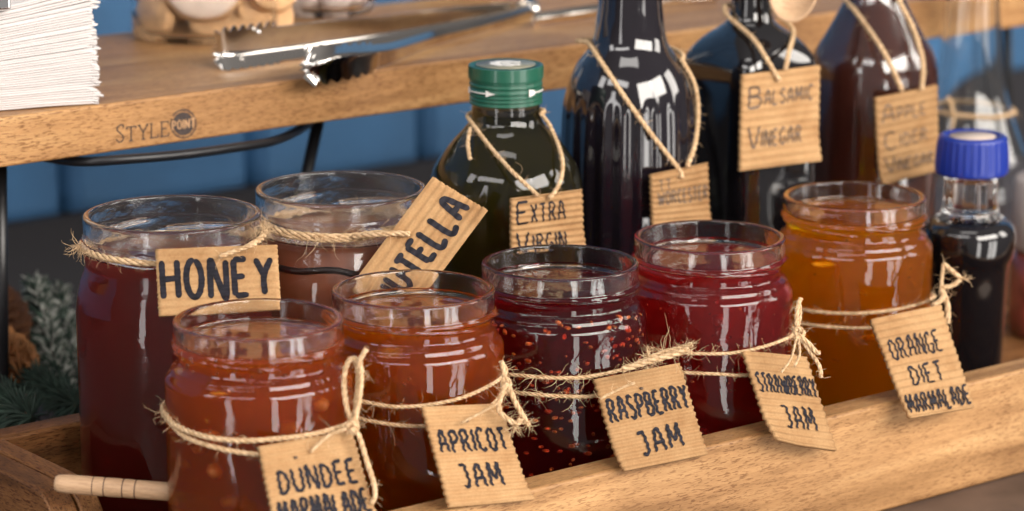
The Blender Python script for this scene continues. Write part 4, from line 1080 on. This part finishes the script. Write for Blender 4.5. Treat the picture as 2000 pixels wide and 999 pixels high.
# ------------------------------------------------------------------ greenery and cones behind the tray's left end
def cone(x, y, s, r, mname, label, yaw, tilt, seed):
    rg = random.Random(seed); mb = MB(); H = r * 2.3; n = 0
    for k in range(95):
        t = (k + .5) / 95; z = H * (t - .5); q = r * math.sin(math.pi * min(1, .12 + t * .88)) ** .7 * (1 - .25 * t); a = k * 2.39996
        d = Vector((math.cos(a), math.sin(a), .55)).normalized(); p = Vector((q * .45 * math.cos(a), q * .45 * math.sin(a), z))
        side = Vector((-math.sin(a), math.cos(a), 0)); l = q * .75; w = r * .27
        tipp = p + d * l; up = Vector((0, 0, r * .07))
        vs = [p - side * w * .5, p + side * w * .5, p + d * l * .75 + side * w, tipp, p + d * l * .75 - side * w]
        vs2 = [v + up + d * r * .02 for v in vs]
        mb.add(vs + vs2, [(4, 3, 2, 1, 0), (5, 6, 7, 8, 9), (0, 1, 6, 5), (1, 2, 7, 6), (2, 3, 8, 7), (3, 4, 9, 8), (4, 0, 5, 9)])
    mb.ball((0, 0, 0), (r * .5, r * .5, H * .5), 12, 8)
    o = mb.build('pine_cone', M[mname], None, False); o.location = at_s(x, y, s); o.rotation_euler = (tilt, 0, yaw); return tag(o, label, 'pine cone', 'pine cones')
gs = 1.66
cone(-20, 640, 1.74, .0255, 'cone', 'dark brown pine cone among the greenery, upper one', .4, R(20), 1)
cone(-24, 722, 1.68, .0265, 'cone_light', 'pale orange pine cone low at the left edge', 1.2, R(70), 2)
def sprig(name, pts, mname, label, n, l, seed, r=.00075, cat='fir sprig'):
    rg = random.Random(seed); root = empty(name, pts[0], 0, label, cat, 'frosted fir sprigs'); o0 = pts[0]
    path = [p - o0 for p in smooth_path(pts, .004)]
    mb = MB(); mb.tube(path, .0016, 6); mb.build('twig', M['cone'], root)
    mb = MB(); m = len(path)
    for _ in range(n):
        i = rg.randrange(m); t = (path[min(i+1, m-1)] - path[max(i-1, 0)]).normalized()
        d = Vector((rg.gauss(0, 1), rg.gauss(0, 1), rg.gauss(0, 1))); d = (d - t * d.dot(t)).normalized(); v = (d + t * rg.uniform(.2, .9)).normalized(); q = l * rg.uniform(.6, 1.15)
        a = path[i]; mb.tube([a, a + v * q * .6, a + v * q + Vector((0, 0, -.001))], [r, r * 1.1, r * .3], 4, False)
    mb.build('needles', M[mname], root)
    if mname == 'frost':
        mb = MB()
        for _ in range(n):
            i = rg.randrange(m); t = (path[min(i+1, m-1)] - path[max(i-1, 0)]).normalized()
            d = Vector((rg.gauss(0, 1), rg.gauss(0, 1), rg.gauss(0, 1))); d = (d - t * d.dot(t)).normalized(); v = (d + t * rg.uniform(.2, .9)).normalized(); q = l * rg.uniform(.6, 1.2)
            a = path[i]; mb.tube([a, a + v * q * .6, a + v * q + Vector((0, 0, -.001))], [r, r * 1.1, r * .3], 4, False)
        mb.build('green_needles', M['fir'], root)
sprig('fir_sprig', [at_s(128, 770, 1.72), at_s(103, 690, 1.74), at_s(80, 600, 1.76), at_s(70, 560, 1.77)], 'frost', 'frosted white fir sprig standing beside the honey jar', 520, .0105, 1, .0009)
sprig('fir_sprig', [at_s(160, 760, 1.76), at_s(138, 680, 1.78), at_s(114, 570, 1.80)], 'frost', 'second frosted fir sprig half hidden behind the honey jar', 360, .0095, 2, .0009)
sprig('fir_sprig', [at_s(150, 790, 1.64), at_s(80, 752, 1.66), at_s(10, 735, 1.68)], 'fir', 'dark green fir sprig low behind the tray end', 520, .016, 3)
sprig('fir_sprig', [at_s(60, 815, 1.59), at_s(20, 790, 1.60), at_s(-30, 770, 1.60)], 'fir', 'dark green fir sprig lowest at the left edge', 420, .016, 4)
sprig('fir_sprig', [at_s(120, 755, 1.76), at_s(60, 690, 1.78), at_s(40, 650, 1.80)], 'fir', 'dark green fir sprig between the pine cones and frosted sprigs', 420, .016, 5)
